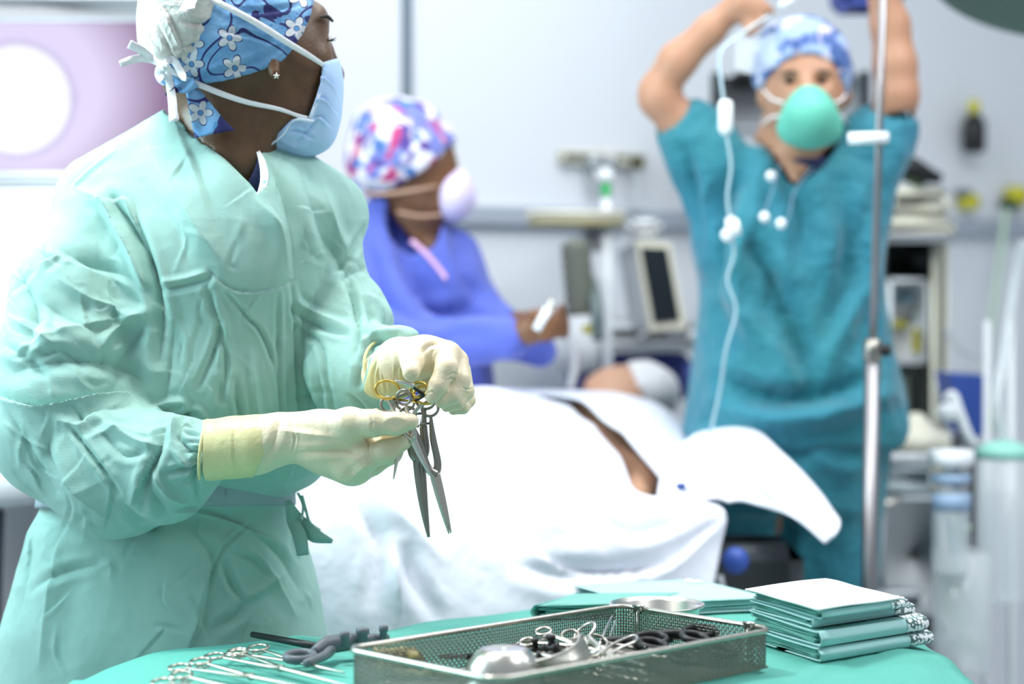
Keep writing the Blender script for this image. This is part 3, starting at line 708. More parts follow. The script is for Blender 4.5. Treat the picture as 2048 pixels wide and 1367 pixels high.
# skirt
S += [('s', 7, 6, [(352, 1022), (400, 1022), (470, 1045), (548, 1078)]), ('v', 5, 5, [(506, 1042), (450, 1092), (424, 1150), (395, 1240)]), ('v', 6, 5, [(475, 1110), (505, 1118), (532, 1150)]), ('s', 18, 8, [(395, 1080), (420, 1130), (404, 1230), (380, 1300)]),
      ('v', 9, 7, [(445, 1120), (462, 1165), (485, 1200)]), ('r', 12, 8, [(485, 1198), (520, 1180), (560, 1150)]), ('v', 14, 9, [(420, 1260), (465, 1235), (490, 1205)]), ('v', 26, 10, [(60, 1010), (50, 1120), (30, 1240)]), ('r', 28, 9, [(120, 1080), (100, 1200), (80, 1330)]),
      ('v', 12, 6, [(60, 1180), (140, 1140), (200, 1130)]), ('v', 12, 6, [(500, 1060), (560, 1110), (600, 1180)]), ('r', 14, 7, [(470, 1080), (530, 1130), (590, 1230)])]
rg = random.Random(7)
for (x0, x1, y0, y1, ang, n) in ((10, 300, 470, 780, 35, 26), (20, 380, 810, 1050, 50, 26), (30, 620, 1040, 1330, 70, 18), (330, 640, 600, 930, 80, 26), (610, 800, 480, 820, 60, 18), (200, 640, 300, 560, 60, 12)):
    for _ in range(n):
        x, y = rg.uniform(x0, x1), rg.uniform(y0, y1); a = math.radians(ang + rg.gauss(0, 32)) * rg.choice((1, 1, -1)); L_ = rg.uniform(40, 110)
        dx, dy = math.cos(a) * L_ / 2, math.sin(a) * L_ / 2; b = rg.gauss(0, 8)
        S.append((rg.choice('vrs'), rg.uniform(5, 11), rg.uniform(1.2, 2.9), [(x - dx, y - dy), (x + b, y - b), (x + dx, y + dy)]))
V_ = folds(V_, F_, S, (2.3, 2.80))
gown = mesh_obj('surgical_gown', V_, F_, M['gown'], nurse)
# neckline binding and shirt beneath
mesh_obj('collar_binding', *ribbon(spline([P(516, 302, 2.69), P(524, 322, 2.672), P(529, 350, 2.655), P(525, 376, 2.642), P(512, 397, 2.635)], 24), [.005, .009, .011, .010, .004], (1, -.1, .1), .0012), M['strap'], nurse)
ns = Vol(P(470, 420, 2.75) - (0, .10, 0), P(560, 290, 2.75) + (0, .06, 0), .003)
ns.ell(P(520, 370, 2.755), (.045, .080, .060), .01)
ns.G = np.maximum(ns.G, ns.poly([(519, 300), (510, 335), (496, 365), (488, 392), (514, 402), (530, 378), (533, 350), (526, 322), (519, 300)]))
V_, F_ = ns.mesh(2); mesh_obj('undershirt', V_, F_, M['navy'], nurse)
# belt
bl = Vol((P(60, 1000, 2.8)[0], 2.6, P(0, 1040, 2.7)[2]), (P(610, 1000, 2.8)[0], 3.0, P(0, 940, 2.7)[2]), .004)
bl.loft([(900, 84, 606, 2.81, .140), (968, 80, 592, 2.81, .146), (1012, 76, 592, 2.82, .142), (1060, 66, 606, 2.82, .15)], .01, 2.3)
px_, py_, d_ = bl.points_px()
bl.G = np.maximum(bl.G, np.maximum((np.abs(py_ - (984 - .012 * (px_ - 500))) - 27) * d_ / F, 0 * d_ - 1)).astype(np.float32)
V_, F_ = bl.mesh(2); V_ = folds(V_, F_, [('v', 3, 3, [(455, 960), (452, 985), (450, 1012)])]); mesh_obj('waist_belt', V_, F_, M['belt'], nurse)
ties = []
for pts, w in (([(604, 990), (612, 1020), (620, 1045), (640, 1060)], .004), ([(596, 985), (606, 1010), (603, 1040)], .004), ([(578, 1005), (600, 1045), (630, 1070), (665, 1082)], [.008, .022, .022, .006]), ([(576, 1000), (586, 1040), (600, 1075), (606, 1110)], [.008, .018, .02, .016])):
    q = spline([P(x, y, 2.72 + .008 * math.sin(i * 2)) for i, (x, y) in enumerate(pts)], 16); T = np.gradient(q, axis=0)
    ties.append(ribbon(q, w, np.cross(T, np.tile((0, 1., .3), (16, 1))), .0008))
mesh_obj('belt_tie', *join(*ties), M['gown'], nurse)

# ---- gloved hands
def hand_mesh(vol, name, m=M['glove']):
    V_, F_ = vol.mesh(2); V_, F_ = subdiv(V_, F_, 1); return V_, F_
g = Vol(P(395, 990, 2.56) - (0, .09, 0), P(850, 795, 2.50) + (0, .09, 0), .0022)
g.chain([(408, 900, 2.55, 58), (470, 893, 2.545, 56), (512, 890, 2.54, 57)], .006)
g.chain([(505, 889, 2.54, 55), (560, 877, 2.535, 49), (605, 873, 2.53, 46), (650, 880, 2.53, 54)], .012)
g.chain([(650, 880, 2.53, 50), (700, 896, 2.52, 48)], .02)
g.chain([(655, 895, 2.53, 50), (705, 925, 2.525, 47)], .02)
g.chain([(640, 862, 2.52, 40), (700, 848, 2.495, 31), (745, 846, 2.485, 24), (790, 847, 2.48, 20), (822, 843, 2.478, 16.5)], .012)
g.chain([(702, 930, 2.51, 34), (724, 918, 2.50, 25), (770, 903, 2.495, 21), (806, 884, 2.50, 17)], .010)     # index
g.chain([(700, 935, 2.535, 34), (745, 928, 2.53, 22), (785, 908, 2.53, 18), (803, 885, 2.525, 14)], .005)     # middle
g.chain([(700, 900, 2.56, 34), (745, 893, 2.55, 17), (782, 878, 2.545, 15), (772, 862, 2.54, 13)], .004)      # ring
g.chain([(690, 890, 2.58, 28), (738, 885, 2.575, 13), (752, 850, 2.56, 11.5), (752, 826, 2.55, 10.5)], .003)  # little
g.G = np.maximum(g.G, g.poly([(405, 780), (900, 780), (900, 1010), (405, 1010)]))
V_, F_ = hand_mesh(g, 'glove')
V_ = folds(V_, F_, [('v', 3, 2.5, [(728, 873), (736, 884), (738, 900)]), ('v', 3, 2, [(718, 872), (745, 876), (760, 872)]), ('v', 9, 4, [(600, 905), (650, 902), (690, 900), (716, 905)]), ('r', 8, 2.5, [(560, 860), (620, 868), (680, 874)]), ('v', 2.5, 1.5, [(836, 832), (838, 842), (834, 850)]), ('v', 10, 3, [(520, 930), (545, 890), (560, 840)]),
    ('v', 3, 1.5, [(742, 832), (744, 846), (742, 858)]), ('r', 8, 3, [(700, 960), (720, 938), (740, 925)]), ('v', 3, 1.5, [(575, 840), (590, 872), (585, 905)])], (2.3, 2.6))
gl1 = mesh_obj('latex_glove', V_, F_, M['glove'], nurse)
cv = Vol(P(398, 975, 2.56) - (0, .06, 0), P(560, 820, 2.54) + (0, .06, 0), .0022)
cv.chain([(408, 901, 2.55, 62), (470, 894, 2.545, 61), (512, 891, 2.54, 61), (535, 885, 2.538, 57)], .006)
pc = cv.poly([(404, 800), (560, 800), (545, 850), (530, 900), (505, 960), (500, 1000), (418, 1000), (405, 940)])
cv.G = np.maximum(cv.G, pc); V_, F_ = cv.mesh(2)
V_ = folds(V_, F_, [('s', 5, 1, [(468, 835), (464, 890), (470, 950)])], (2.3, 2.6))
c1 = mesh_obj('glove_cuff', V_, F_, M['glove_cuff'], gl1)
def ring_at(pts, r, closed=True): return sweep(spline(pts, 40, True), r, 8, closed=True)
cc_ = P(409, 901, 2.55); rr_ = px2m(61, 2.55)
mesh_obj('rolled_rim', *sweep([cc_ + rr_ * np.array((.10 * math.sin(a), math.cos(a), math.sin(a))) for a in np.linspace(0, 2 * math.pi, 40, endpoint=False)], .0022, 8, closed=True), M['glove_cuff'], gl1)

g = Vol(P(725, 840, 2.62) - (0, .15, 0), P(960, 665, 2.50) + (0, .12, 0), .0022)
g.chain([(772, 750, 2.60, 52), (800, 726, 2.565, 45)], .012)
g.G = g.G + 0
g.chain([(800, 722, 2.565, 42), (850, 712, 2.54, 36), (895, 712, 2.535, 31)], .02)
g.chain([(795, 735, 2.59, 38), (860, 728, 2.595, 30), (915, 745, 2.575, 26)], .012)
g.chain([(832, 735, 2.605, 34), (862, 772, 2.58, 26)], .012)
g.chain([(816, 704, 2.535, 27), (824, 725, 2.505, 21), (822, 744, 2.485, 18)], .008)                             # thumb
g.chain([(893, 707, 2.525, 26), (893, 736, 2.500, 22), (876, 772, 2.492, 19), (864, 793, 2.49, 14.5)], .005)   # index
g.chain([(913, 722, 2.54, 25), (919, 760, 2.518, 22), (905, 790, 2.508, 18), (884, 803, 2.503, 14)], .004)    # middle
g.chain([(920, 740, 2.56, 22), (930, 782, 2.54, 18.5), (915, 804, 2.53, 15), (893, 812, 2.525, 12)], .0035)   # ring
g.chain([(922, 755, 2.58, 20), (937, 800, 2.565, 14), (926, 815, 2.555, 12.5), (906, 820, 2.55, 10)], .0035)  # little
V_, F_ = hand_mesh(g, 'glove')
V_ = folds(V_, F_, [('v', 2.5, 2, [(872, 735), (871, 712), (880, 698)]), ('v', 2.5, 1.6, [(896, 752), (906, 745), (912, 748)]), ('v', 2.5, 1.6, [(893, 762), (902, 756), (910, 760)]), ('v', 6, 3, [(806, 690), (798, 712), (800, 745)]), ('v', 6, 3, [(846, 705), (860, 690), (885, 685)]),
    ('v', 3, 2, [(812, 752), (822, 756), (832, 750)]), ('v', 2.5, 1.5, [(925, 775), (936, 778), (944, 776)]), ('v', 2.5, 1.5, [(855, 786), (866, 782), (874, 790)])], (2.3, 2.7))
gl2 = mesh_obj('latex_glove', V_, F_, M['glove'], nurse)
cv = Vol(P(722, 850, 2.62) - (0, .12, 0), P(830, 665, 2.54) + (0, .10, 0), .0022)
cv.chain([(770, 740, 2.60, 61), (790, 730, 2.58, 57), (812, 724, 2.56, 49)], .006)
pc = cv.poly([(735, 860), (724, 800), (730, 765), (741, 727), (758, 702), (785, 684), (812, 660), (814, 700), (806, 730), (812, 760), (812, 800), (800, 840), (760, 850)])
cv.G = np.maximum(cv.G, pc); V_, F_ = cv.mesh(2)
V_ = folds(V_, F_, [('v', 3.5, 3, [(750 + i * 11, 790 - i * 3), (746 + i * 12, 750 - i * 4), (762 + i * 10, 712 - i * 5)]) for i in range(5)], (2.3, 2.7))
c2 = mesh_obj('glove_cuff', V_, F_, M['glove_cuff'], gl2)
ax_ = unit(P(846, 680, 2.52) - P(768, 736, 2.60)); s1 = unit(np.cross(ax_, (0, 1, 0))); s2 = np.cross(ax_, s1); cc_ = P(783, 737, 2.60)
mesh_obj('rolled_rim', *sweep([cc_ + px2m(62, 2.6) * (math.cos(a) * s1 + math.sin(a) * s2) for a in np.linspace(0, 2 * math.pi, 40, endpoint=False)], .0020, 8, closed=True), M['glove_cuff'], gl2)
# ================================================================== instruments
ZT = .80                      # top of the draped instrument table
def TP(px, py, z=ZT):
    """point on a level plane seen at this place"""
    q = P(px, py, 1.0) - np.array((0, 0, CAMZ)); return np.array((0, 0, CAMZ)) + q * ((z - CAMZ) / q[2])
def ringed(name, piv, ydir, nrm, Lh, Lj, rx, ry, sep, w, m_ring, m_body, m_jaw=None, curve=0.0, cross=1, jawtype='clamp', open_=0.0, ratchet=True, fat=1.0, label=None, group=None, cat='forceps', ring_r=.0019, parts=True):
    """two-ringed hinged instrument. piv pivot, ydir towards the tips, nrm plane normal, sep = half distance between ring centres"""
    Y = unit(ydir); N = unit(np.asarray(nrm, float) - (np.asarray(nrm, float) @ Y) * Y); X = np.cross(Y, N)
    piv = np.asarray(piv, float); t = thing(name, piv, label, cat, group)
    def L(x, y, z=0): return piv + x * X + y * Y + z * N
    m_jaw = m_jaw or m_body
    for s in (-1, 1):
        rc = (s * sep, -Lh)
        rp = [L(rc[0] + rx * math.cos(a), rc[1] + ry * math.sin(a), s * .001) for a in np.linspace(0, 2 * math.pi, 36, endpoint=False)]
        mesh_obj('finger_ring', *sweep(rp, ring_r, 8, up=N, closed=True), m_ring, t)
        a0 = (s * (sep - rx * .15), -Lh + ry); sp_ = spline([L(a0[0], a0[1], s * .001), L(s * sep * .62, -Lh * .55, s * .001), L(s * w * .9, -Lh * .12, s * .001), L(-s * w * .2, .004, s * .001)], 20)
        mesh_obj('shank', *sweep(sp_, [ring_r * 1.05, w * .55 * fat, w * .62 * fat, w * .8], 10, up=N, flat=.6), m_body, t)
        n = 18; pts = []; rad = []
        for i in range(n):
            u = i / (n - 1); y = u * Lj; x = -s * w * .28 * (1 - u * .75) + curve * u * u * Lj - s * open_ * u * Lj
            pts.append(L(x, y, -s * .0006)); rad.append(w * (.62 - .50 * u ** (2.2 if jawtype == 'clamp' else 1.3)))
        mesh_obj('jaw' if jawtype == 'clamp' else 'blade', *sweep(pts, rad, 10, up=N, flat=.75 if jawtype == 'clamp' else .3), m_jaw, t)
    mesh_obj('pivot_screw', *lathe([(.0004, -.0034), (.0026, -.003), (.0026, .003), (.0018, .0036), (.0004, .0036)], L(0, .001), 14, N), m_body, t)
    if ratchet:
        mesh_obj('ratchet', *join(box(L(sep * .32, -Lh * .78, .0018), (sep * .75, .0032, .0016), X, Y, N, .0005), box(L(-sep * .32, -Lh * .78, -.0018), (sep * .75, .0032, .0016), X, Y, N, .0005), *[box(L(-sep * .2 + k * .0016, -Lh * .78, .0030), (.0008, .0030, .0010), X, Y, N) for k in range(4)]), m_ring, t)
    return t
CD = unit(P(820, 900, 1.0) - np.array((0, 0, CAMZ)))      # view direction near the hands
def hang(px0, py0, px1, py1, d, dd=0.0): a = P(px0, py0, d); b = P(px1, py1, d + dd); return a, b - a
p0, dr = hang(803, 857, 789, 958, 2.497)
ringed('needle_holder', p0, dr, -CD + (0.1, 0, 0), .046, np.linalg.norm(dr), .0150, .0112, .0245, .0046, M['gold'], M['steel'], M['steel'], curve=.02, label='gold-ringed needle holder pinched under the right thumb of the green-gowned nurse', cat='needle holder', ring_r=.0018)
p0, dr = hang(824, 874, 863, 962, 2.494)
ringed('scissors', p0, dr, -CD + (-.5, 0, .1), .050, np.linalg.norm(dr), .0095, .0090, .0115, .0060, M['steel_dark'], M['steel'], M['steel_bright'], jawtype='blade', ratchet=False, curve=-.05, label='short bright steel scissors between the gold needle holder and the long clamps', cat='scissors')
p0, dr = hang(869, 945, 900, 1066, 2.52)
ringed('long_needle_holder', p0, dr, -CD + (.15, 0, 0), .080, np.linalg.norm(dr), .0105, .0095, .0150, .0078, M['steel_dark'], M['steel_dark'], M['steel'], open_=.012, label='long straight steel needle holder hanging rightmost from the gloved hands', cat='needle holder')
p0, dr = hang(838, 915, 848, 1074, 2.535)
ringed('curved_clamp', p0, dr, -CD + (-.1, 0, 0), .072, np.linalg.norm(dr), .0115, .0105, .0130, .0092, M['steel_dark'], M['steel_dark'], M['steel_dark'], curve=-.06, label='long curved steel clamp with dark jaws hanging lowest from the gloved hands', cat='clamp')
tw = thing('towel_clip', P(826, 771, 2.485), 'small clip with pointed steel tip caught in the gold finger ring', 'clip')
mesh_obj('pointed_tip', *sweep(spline([P(790, 761, 2.48), P(806, 765, 2.48), P(828, 772, 2.482)], 12), [.0006, .0026, .0036], 8, up=CD, flat=.5), M['steel_bright'], tw)
mesh_obj('bow_spring', *sweep(spline([P(822, 771, 2.482), P(838, 782, 2.485), P(846, 790, 2.49), P(832, 800, 2.495)], 20), .0022, 8), M['black'], tw)
mesh_obj('finger_ring', *sweep([P(838 + 17 * math.cos(a), 779 + 15 * math.sin(a), 2.492) for a in np.linspace(0, 6.283, 30, endpoint=False)], .0019, 8, closed=True), M['gold'], tw)

# ================================================================== the draped instrument table
tbl = thing('instrument_table', (.02, 2.0, 0), 'draped instrument table hidden beneath green cloth in the foreground', 'table')
mesh_obj('tabletop', *box((.03, 2.05, ZT - .03), (.72, .72, .03), (.72, .69, 0), (-.69, .72, 0), bev=.006), M['steel_dark'], tbl)
for a, b in ((-.33, -.33), (.33, -.33), (-.33, .33), (.33, .33)):
    q = np.array((.03, 2.05, 0)) + a * np.array((.72, .69, 0)) + b * np.array((-.69, .72, 0))
    mesh_obj('leg', *sweep([q + (0, 0, .004), q + (0, 0, ZT - .045)], .014, 12), M['steel_dark'], tbl)
# drape: rounded outline, gentle sag, skirts falling at the edges
edge = [TP(60, 1380), TP(150, 1345), TP(290, 1293), TP(420, 1275), TP(560, 1262), TP(690, 1256), TP(850, 1230), TP(1010, 1209), TP(1180, 1190), TP(1330, 1172), TP(1480, 1172), TP(1620, 1195), TP(1780, 1235),
        TP(1875, 1290), TP(1935, 1335), TP(1985, 1400), TP(1900, 1560), TP(1600, 1700), TP(1000, 1900), TP(300, 1700), TP(30, 1480)]
E_ = spline(edge, 260, True); cen = np.array((.05, 2.0, ZT)); nr = 60; V = []; 
for j, t in enumerate(np.concatenate([np.linspace(0.02, 1, 34), 1 + np.linspace(.02, 1, 26)])):
    for i in range(260):
        e = E_[i]; a = i / 260 * 2 * math.pi
        if t <= 1:
            q = cen + (e - cen) * t; z = ZT - .010 * max(0, t - .90) / .10 * (t > .90)
            z += .0012 * math.sin(q[0] * 30 + q[1] * 11) + .001 * math.sin(q[1] * 43 - q[0] * 9); z -= .001
        else:
            u = t - 1; out = unit(np.array((e - cen)[:2].tolist() + [0])); fl = .5 + .5 * math.sin(a * 17 + 1.3 * math.sin(a * 5))
            q = e + out * (.012 * min(1, u * 6) + u * (.05 * fl + .02)); z = ZT - .010 - .012 * min(1, u * 8) - .52 * u
        V.append((q[0], q[1], z))
Fc = [(j * 260 + i, j * 260 + (i + 1) % 260, (j + 1) * 260 + (i + 1) % 260, (j + 1) * 260 + i) for j in range(59) for i in range(260)]
Fc.append(tuple(range(260))[::-1])
dr_o = mesh_obj('table_drape', V, Fc, M['drape']); tag(dr_o, 'green surgical drape covering the instrument table in the foreground', 'drape')
# drape fold lines near the right corner
for o_ in (dr_o,):
    me = o_.data; vv = np.array([v_.co for v_ in me.vertices]) + np.array(o_.location)
    px_, py_, _ = project(vv); D = np.zeros(len(vv))
    for (x0, y0, x1, y1, w, am) in ((1640, 1335, 1600, 1367, 10, .004), (1700, 1330, 1900, 1367, 16, -.004), (1780, 1300, 1960, 1340, 14, .004), (120, 1340, 160, 1380, 12, .005), (560, 1262, 640, 1290, 10, .003)):
        e = np.array((x1 - x0, y1 - y0), float); t = np.clip(((px_ - x0) * e[0] + (py_ - y0) * e[1]) / (e @ e), 0, 1)
        D += am * np.exp(-((px_ - x0 - t * e[0]) ** 2 + (py_ - y0 - t * e[1]) ** 2) / w ** 2)
    for i, v_ in enumerate(me.vertices): v_.co.z += float(D[i])

# ---- wire mesh basket
BU = unit(np.array((.337, .321, 0))); BV = unit(np.array((BU[1], -BU[0], 0))); BC = np.array((.062, 2.292, ZT + .003)); BL, BW, BH = .452, .250, .046
def B(u, v_, z): return BC + BU * u + BV * v_ + np.array((0, 0, z))
bk = thing('wire_basket', BC, 'stainless wire mesh instrument basket standing on the green drape', 'basket')
hl, hw, cr = BL / 2, BW / 2, .022
def rrect(u0, v0, r, n=7):
    out = []
    for (cx, cy, a0) in ((u0 - r, v0 - r, 0), (-u0 + r, v0 - r, 90), (-u0 + r, -v0 + r, 180), (u0 - r, -v0 + r, 270)):
        for k in range(n): a = math.radians(a0 + 90 * k / (n - 1)); out.append((cx + r * math.cos(a), cy + r * math.sin(a)))
    return out
def dense(loop, step):
    P_ = np.array(loop + [loop[0]]); s = np.concatenate([[0], np.cumsum(np.linalg.norm(np.diff(P_, axis=0), axis=1))]); n = int(s[-1] / step)
    t = np.linspace(0, s[-1], n, endpoint=False); return np.stack([np.interp(t, s, P_[:, 0]), np.interp(t, s, P_[:, 1])], 1)
ro = rrect(hl, hw, cr)
rim = [B(u, v_, BH) for u, v_ in dense(ro, .004)]
mesh_obj('rim', *sweep(rim, .0033, 10, closed=True), M['steel'], bk)
mesh_obj('base_rim', *sweep([B(u, v_, .001) for u, v_ in dense(rrect(hl - .004, hw - .004, cr), .006)], .0016, 6, closed=True), M['steel'], bk)
lp = dense(ro, .0036); wires = []; pitch = .0036; nh = int(BH / pitch)
for k, (u, v_) in enumerate(lp):
    s = .992; q = [B(u * s, v_ * s, BH * i / 12 + .001) + (0.0004 if (i + k) % 2 else -.0004) * (BU * np.sign(u) + BV * np.sign(v_)) for i in range(13)]
    wires.append(sweep(q, 0.00085, 4, caps=False))
for j in range(1, nh):
    q = [B(u * .992, v_ * .992, j * pitch) + (.0004 if (k + j) % 2 else -.0004) * (BU * np.sign(u) + BV * np.sign(v_)) for k, (u, v_) in enumerate(lp)]
    wires.append(sweep(q, 0.00085, 4, closed=True))
mesh_obj('mesh_wall', *join(*wires), M['steel_dark'], bk)
wires = []
for u in np.arange(-hl + .004, hl - .003, .0042): wires.append(sweep([B(u, -hw + .004, .0012), B(u, hw - .004, .0012)], 0.0008, 4, caps=False))
for v_ in np.arange(-hw + .004, hw - .003, .0042): wires.append(sweep([B(-hl + .004, v_, .0020), B(hl - .004, v_, .0020)], 0.0008, 4, caps=False))
mesh_obj('mesh_floor', *join(*wires), M['steel_dark'], bk)
for (u, s) in ((hl - .001, 1), (-hl + .001, -1)):
    if s > 0:
        for vv_ in (-.092, .088):
            mesh_obj('handle_clip', *join(box(B(u, vv_, BH - .001), (.010, .014, .010), BU, BV, bev=.002), sweep([B(u - .004, vv_, BH - .004), B(u - .004, vv_, .006)], .0016, 8), sweep([B(u - .006, vv_ - .005, BH + .004), B(u - .006, vv_ + .012, BH + .004)], .0022, 8)), M['steel_bright'], bk)

# ---- things lying in the basket (u along the length, v across, heights above its floor)
def BP(px, py, z): return TP(px, py, ZT + z)
bowl = thing('steel_bowl', BP(1008, 1375, .01), 'round steel bowl turned upside down in the near end of the basket', 'bowl')
bc = BP(1008, 1367, .006); R_ = .047
prof = [(R_ + .002, 0), (R_ + .003, .0015), (R_, .003), (R_ * .97, .012), (R_ * .88, .024), (R_ * .72, .034), (R_ * .58, .0395), (R_ * .50, .041), (R_ * .46, .0405), (R_ * .2, .0400), (.0004, .0400)]
inn = [(max(r - .0015, .0003), max(h - .0015, 0)) for r, h in prof][::-1]
mesh_obj('bowl_shell', *lathe(prof + inn, bc + (0, 0, .0), 56, caps=False), M['steel_bright'], bowl)
gz = thing('gauze_roll', BP(800, 1330, .008), 'crumpled cream gauze strip inside the left end of the basket', 'gauze')
gp = spline([BP(x, y, h) for x, y, h in ((735, 1312, .030), (790, 1304, .034), (835, 1314, .024), (800, 1334, .012), (750, 1330, .014), (800, 1345, .012), (870, 1346, .012), (905, 1352, .010))], 60)
mesh_obj('gauze_strip', *sweep(gp + .0015 * np.random.RandomState(2).normal(size=gp.shape), [.007, .010, .009, .008, .009, .007, .005], 12, flat=.7), M['gauze'], gz)
cl = thing('metal_retractor', BP(1130, 1350, .01), 'curved satin steel retractor blade standing on end beside the upturned bowl', 'retractor')
rows = []
for i, ((x0, y0, z0), (x1, y1, z1)) in enumerate((((1072, 1322, .036), (1080, 1348, .012)), ((1100, 1314, .038), (1112, 1352, .012)), ((1130, 1303, .040), (1142, 1350, .012)), ((1152, 1288, .044), (1166, 1344, .014)), ((1166, 1270, .048), (1186, 1332, .018)))):
    a = BP(x0, y0, z0); b = BP(x1, y1, z1); rows.append([a, a * .6 + b * .4 + (.003, -.010, 0), a * .3 + b * .7 + (.003, -.010, 0), b])
V, Fc = patch(rows, 16, 36); o = mesh_obj('blade', V, Fc, M['steel'], cl); solidify(o, .0022)
mesh_obj('rolled_edge', *sweep(spline([r[0] for r in rows] + [rows[-1][3]], 40), .0018, 8), M['steel_bright'], cl)
fi = [0]
def basket_forceps(px, py, tx, ty, z, name, m, lab, h=.055, j=.05, rx=.012, sep=.018, curve=.0, tilt=(0, 0, 1), jt='clamp', z2=None, m2=None, cat='forceps', rr=.002):
    a = BP(px, py, z); b = BP(tx, ty, z2 if z2 is not None else z); fi[0] += 1
    return ringed(name, a, b - a, tilt, h, np.linalg.norm(b - a), rx, rx * .9, sep, .006, m, m2 or m, m2 or m, curve=curve, jawtype=jt, label=lab, cat=cat, group='instruments heaped in the wire basket', ratchet=True, ring_r=rr)
basket_forceps(1085, 1308, 1180, 1330, .022, 'forceps', M['steel'], 'silver forceps whose ring stands up behind the upturned steel bowl', rx=.015, tilt=(.2, -.5, .8))
basket_forceps(1195, 1300, 1290, 1330, .030, 'forceps', M['steel_bright'], 'bright forceps leaning on the retractor in the middle of the basket', rx=.016, tilt=(-.3, -.6, .6))
basket_forceps(1170, 1322, 1300, 1345, .018, 'forceps', M['steel'], 'low silver forceps lying under the bright forceps in the basket', rx=.011, tilt=(.0, -.5, .8))
basket_forceps(1300, 1308, 1180, 1330, .028, 'scissors', M['black'], 'black-handled scissors with large oval loops in the middle of the basket', h=.030, rx=.017, sep=.024, tilt=(0, -.25, 1), m2=M['steel'], jt='blade', cat='scissors', rr=.0042)
basket_forceps(1395, 1292, 1260, 1318, .026, 'scissors', M['black'], 'black-handled scissors nearest the right end of the basket', h=.020, rx=.016, sep=.022, tilt=(0.1, -.2, 1), m2=M['black'], jt='clamp', cat='scissors', rr=.0045)
for (x0, y0, z0, x1, y1, z1, lab) in ((1224, 1232, .050, 1184, 1320, .018, 'thin bright steel rod leaning on the far basket corner, leftmost of two'), (1232, 1240, .046, 1196, 1340, .012, 'thin bright steel rod leaning on the far basket corner, rightmost of two')):
    a, b = BP(x0, y0, z0), BP(x1, y1, z1); o = mesh_obj('steel_rod', *sweep([a, a * .5 + b * .5, b], [.0014, .0020, .0018], 8), M['steel_bright']); tag(o, lab, 'rod')
for k, (x0, y0, z0, x1, y1, z1) in enumerate(((1150, 1290, .030, 1240, 1310, .024), (1215, 1300, .026, 1330, 1322, .018), (1110, 1330, .014, 1230, 1356, .010), (1290, 1300, .022, 1420, 1305, .014))):
    basket_forceps(x0, y0, x1, y1, z0, 'forceps', M['steel'] if k % 2 == 0 else M['steel_dark'], ('thin steel forceps pointing at the black ring handles, topmost of the heap', 'dark steel forceps crossing the middle of the heap in the basket', 'steel forceps lowest in the heap, along the near basket wall', 'dark steel forceps at the right end of the basket under the black rings')[k], rx=.010 + .001 * k, tilt=(.2 - .1 * k, -.4, .8), z2=z1)
# long sprung tweezers
t_ = thing('tweezers', BP(1255, 1290, .03), 'looped steel wire retractor lying across the black handles', 'retractor')
lw = spline([BP(1190, 1312, .030), BP(1230, 1285, .038), BP(1268, 1270, .042), BP(1272, 1281, .042), BP(1235, 1298, .036), BP(1200, 1325, .028)], 40)
mesh_obj('wire_loop', *sweep(lw, .0016, 8), M['steel_bright'], t_)
mesh_obj('prong', *sweep(spline([BP(1195, 1338, .018), BP(1240, 1352, .012), BP(1300, 1362, .010)], 12), .0016, 8), M['steel_bright'], t_)
mesh_obj('prong', *sweep(spline([BP(1190, 1334, .020), BP(1240, 1342, .016), BP(1310, 1350, .012)], 12), .0014, 8), M['steel_bright'], t_)
# black angled handles (endoscopic graspers)
def grasper(a, b, lab, m=M['black'], knobs=True):
    t = thing('grasper', a, lab, 'grasper'); X = unit(b - a); Z = np.array((0, 0, 1.)); Yv = np.cross(Z, X)
    mesh_obj('shaft', *sweep([a, b], .0028, 10), m, t)
    mesh_obj('hub', *lathe([(.0005, -.008), (.0065, -.008), (.0075, -.003), (.0055, .0), (.0055, .007), (.0072, .009), (.0072, .013), (.0005, .013)], a, 18, X), m, t)
    if knobs:
        mesh_obj('port', *sweep([a + X * .002, a + X * .002 + Z * .013], [.0045, .0040], 12), m, t)
        mesh_obj('port_cap', *lathe([(.0004, .011), (.0058, .011), (.0058, .015), (.004, .0165), (.0004, .0165)], a + X * .002, 16), m, t)
        mesh_obj('knob', *lathe([(.0004, 0), (.004, 0), (.0034, .009), (.0046, .0095), (.0046, .013), (.0004, .013)], a + X * .022 + Z * .001, 14, unit(Z + .2 * Yv)), m, t)
    return t
grasper(BP(1105, 1296, .028), BP(1010, 1302, .020), 'black grasper hub with angled port in the middle of the basket')
grasper(BP(1095, 1312, .020), BP(880, 1312, .016), 'long thin black grasper lying along the far wall of the basket', knobs=False)
grasper(BP(1330, 1275, .020), BP(1180, 1290, .020), 'black grasper behind the oval scissor loops in the basket', knobs=False)
def loop_handle(c, X, Y, m, name, lab, r=.016, cat='handle'):
    t = thing(name, c, lab, cat)
    mesh_obj('loop', *sweep([c + r * 1.25 * math.cos(a) * X + r * math.sin(a) * Y for a in np.linspace(0, 6.283, 40, endpoint=False)], .0040, 10, up=np.cross(X, Y), flat=2.0, closed=True), m, t)
    mesh_obj('arm', *sweep(spline([c - X * r * 1.25, c - X * r * 2.2 + Y * .004, c - X * r * 3.4 - Y * .002], 10), [.0055, .005, .006], 10, flat=1.2), m, t); return t
loop_handle(BP(1300, 1283, .030), np.array((1., 0, 0)), unit((0.1, 1, .25)), M['black'], 'trocar_handle', 'large black plastic ring handle in the basket, left one of the pair')
loop_handle(BP(1400, 1268, .030), np.array((1., .1, 0)), unit((0.0, 1, .15)), M['black'], 'trocar_handle', 'large black plastic ring handle in the basket, right one of the pair')

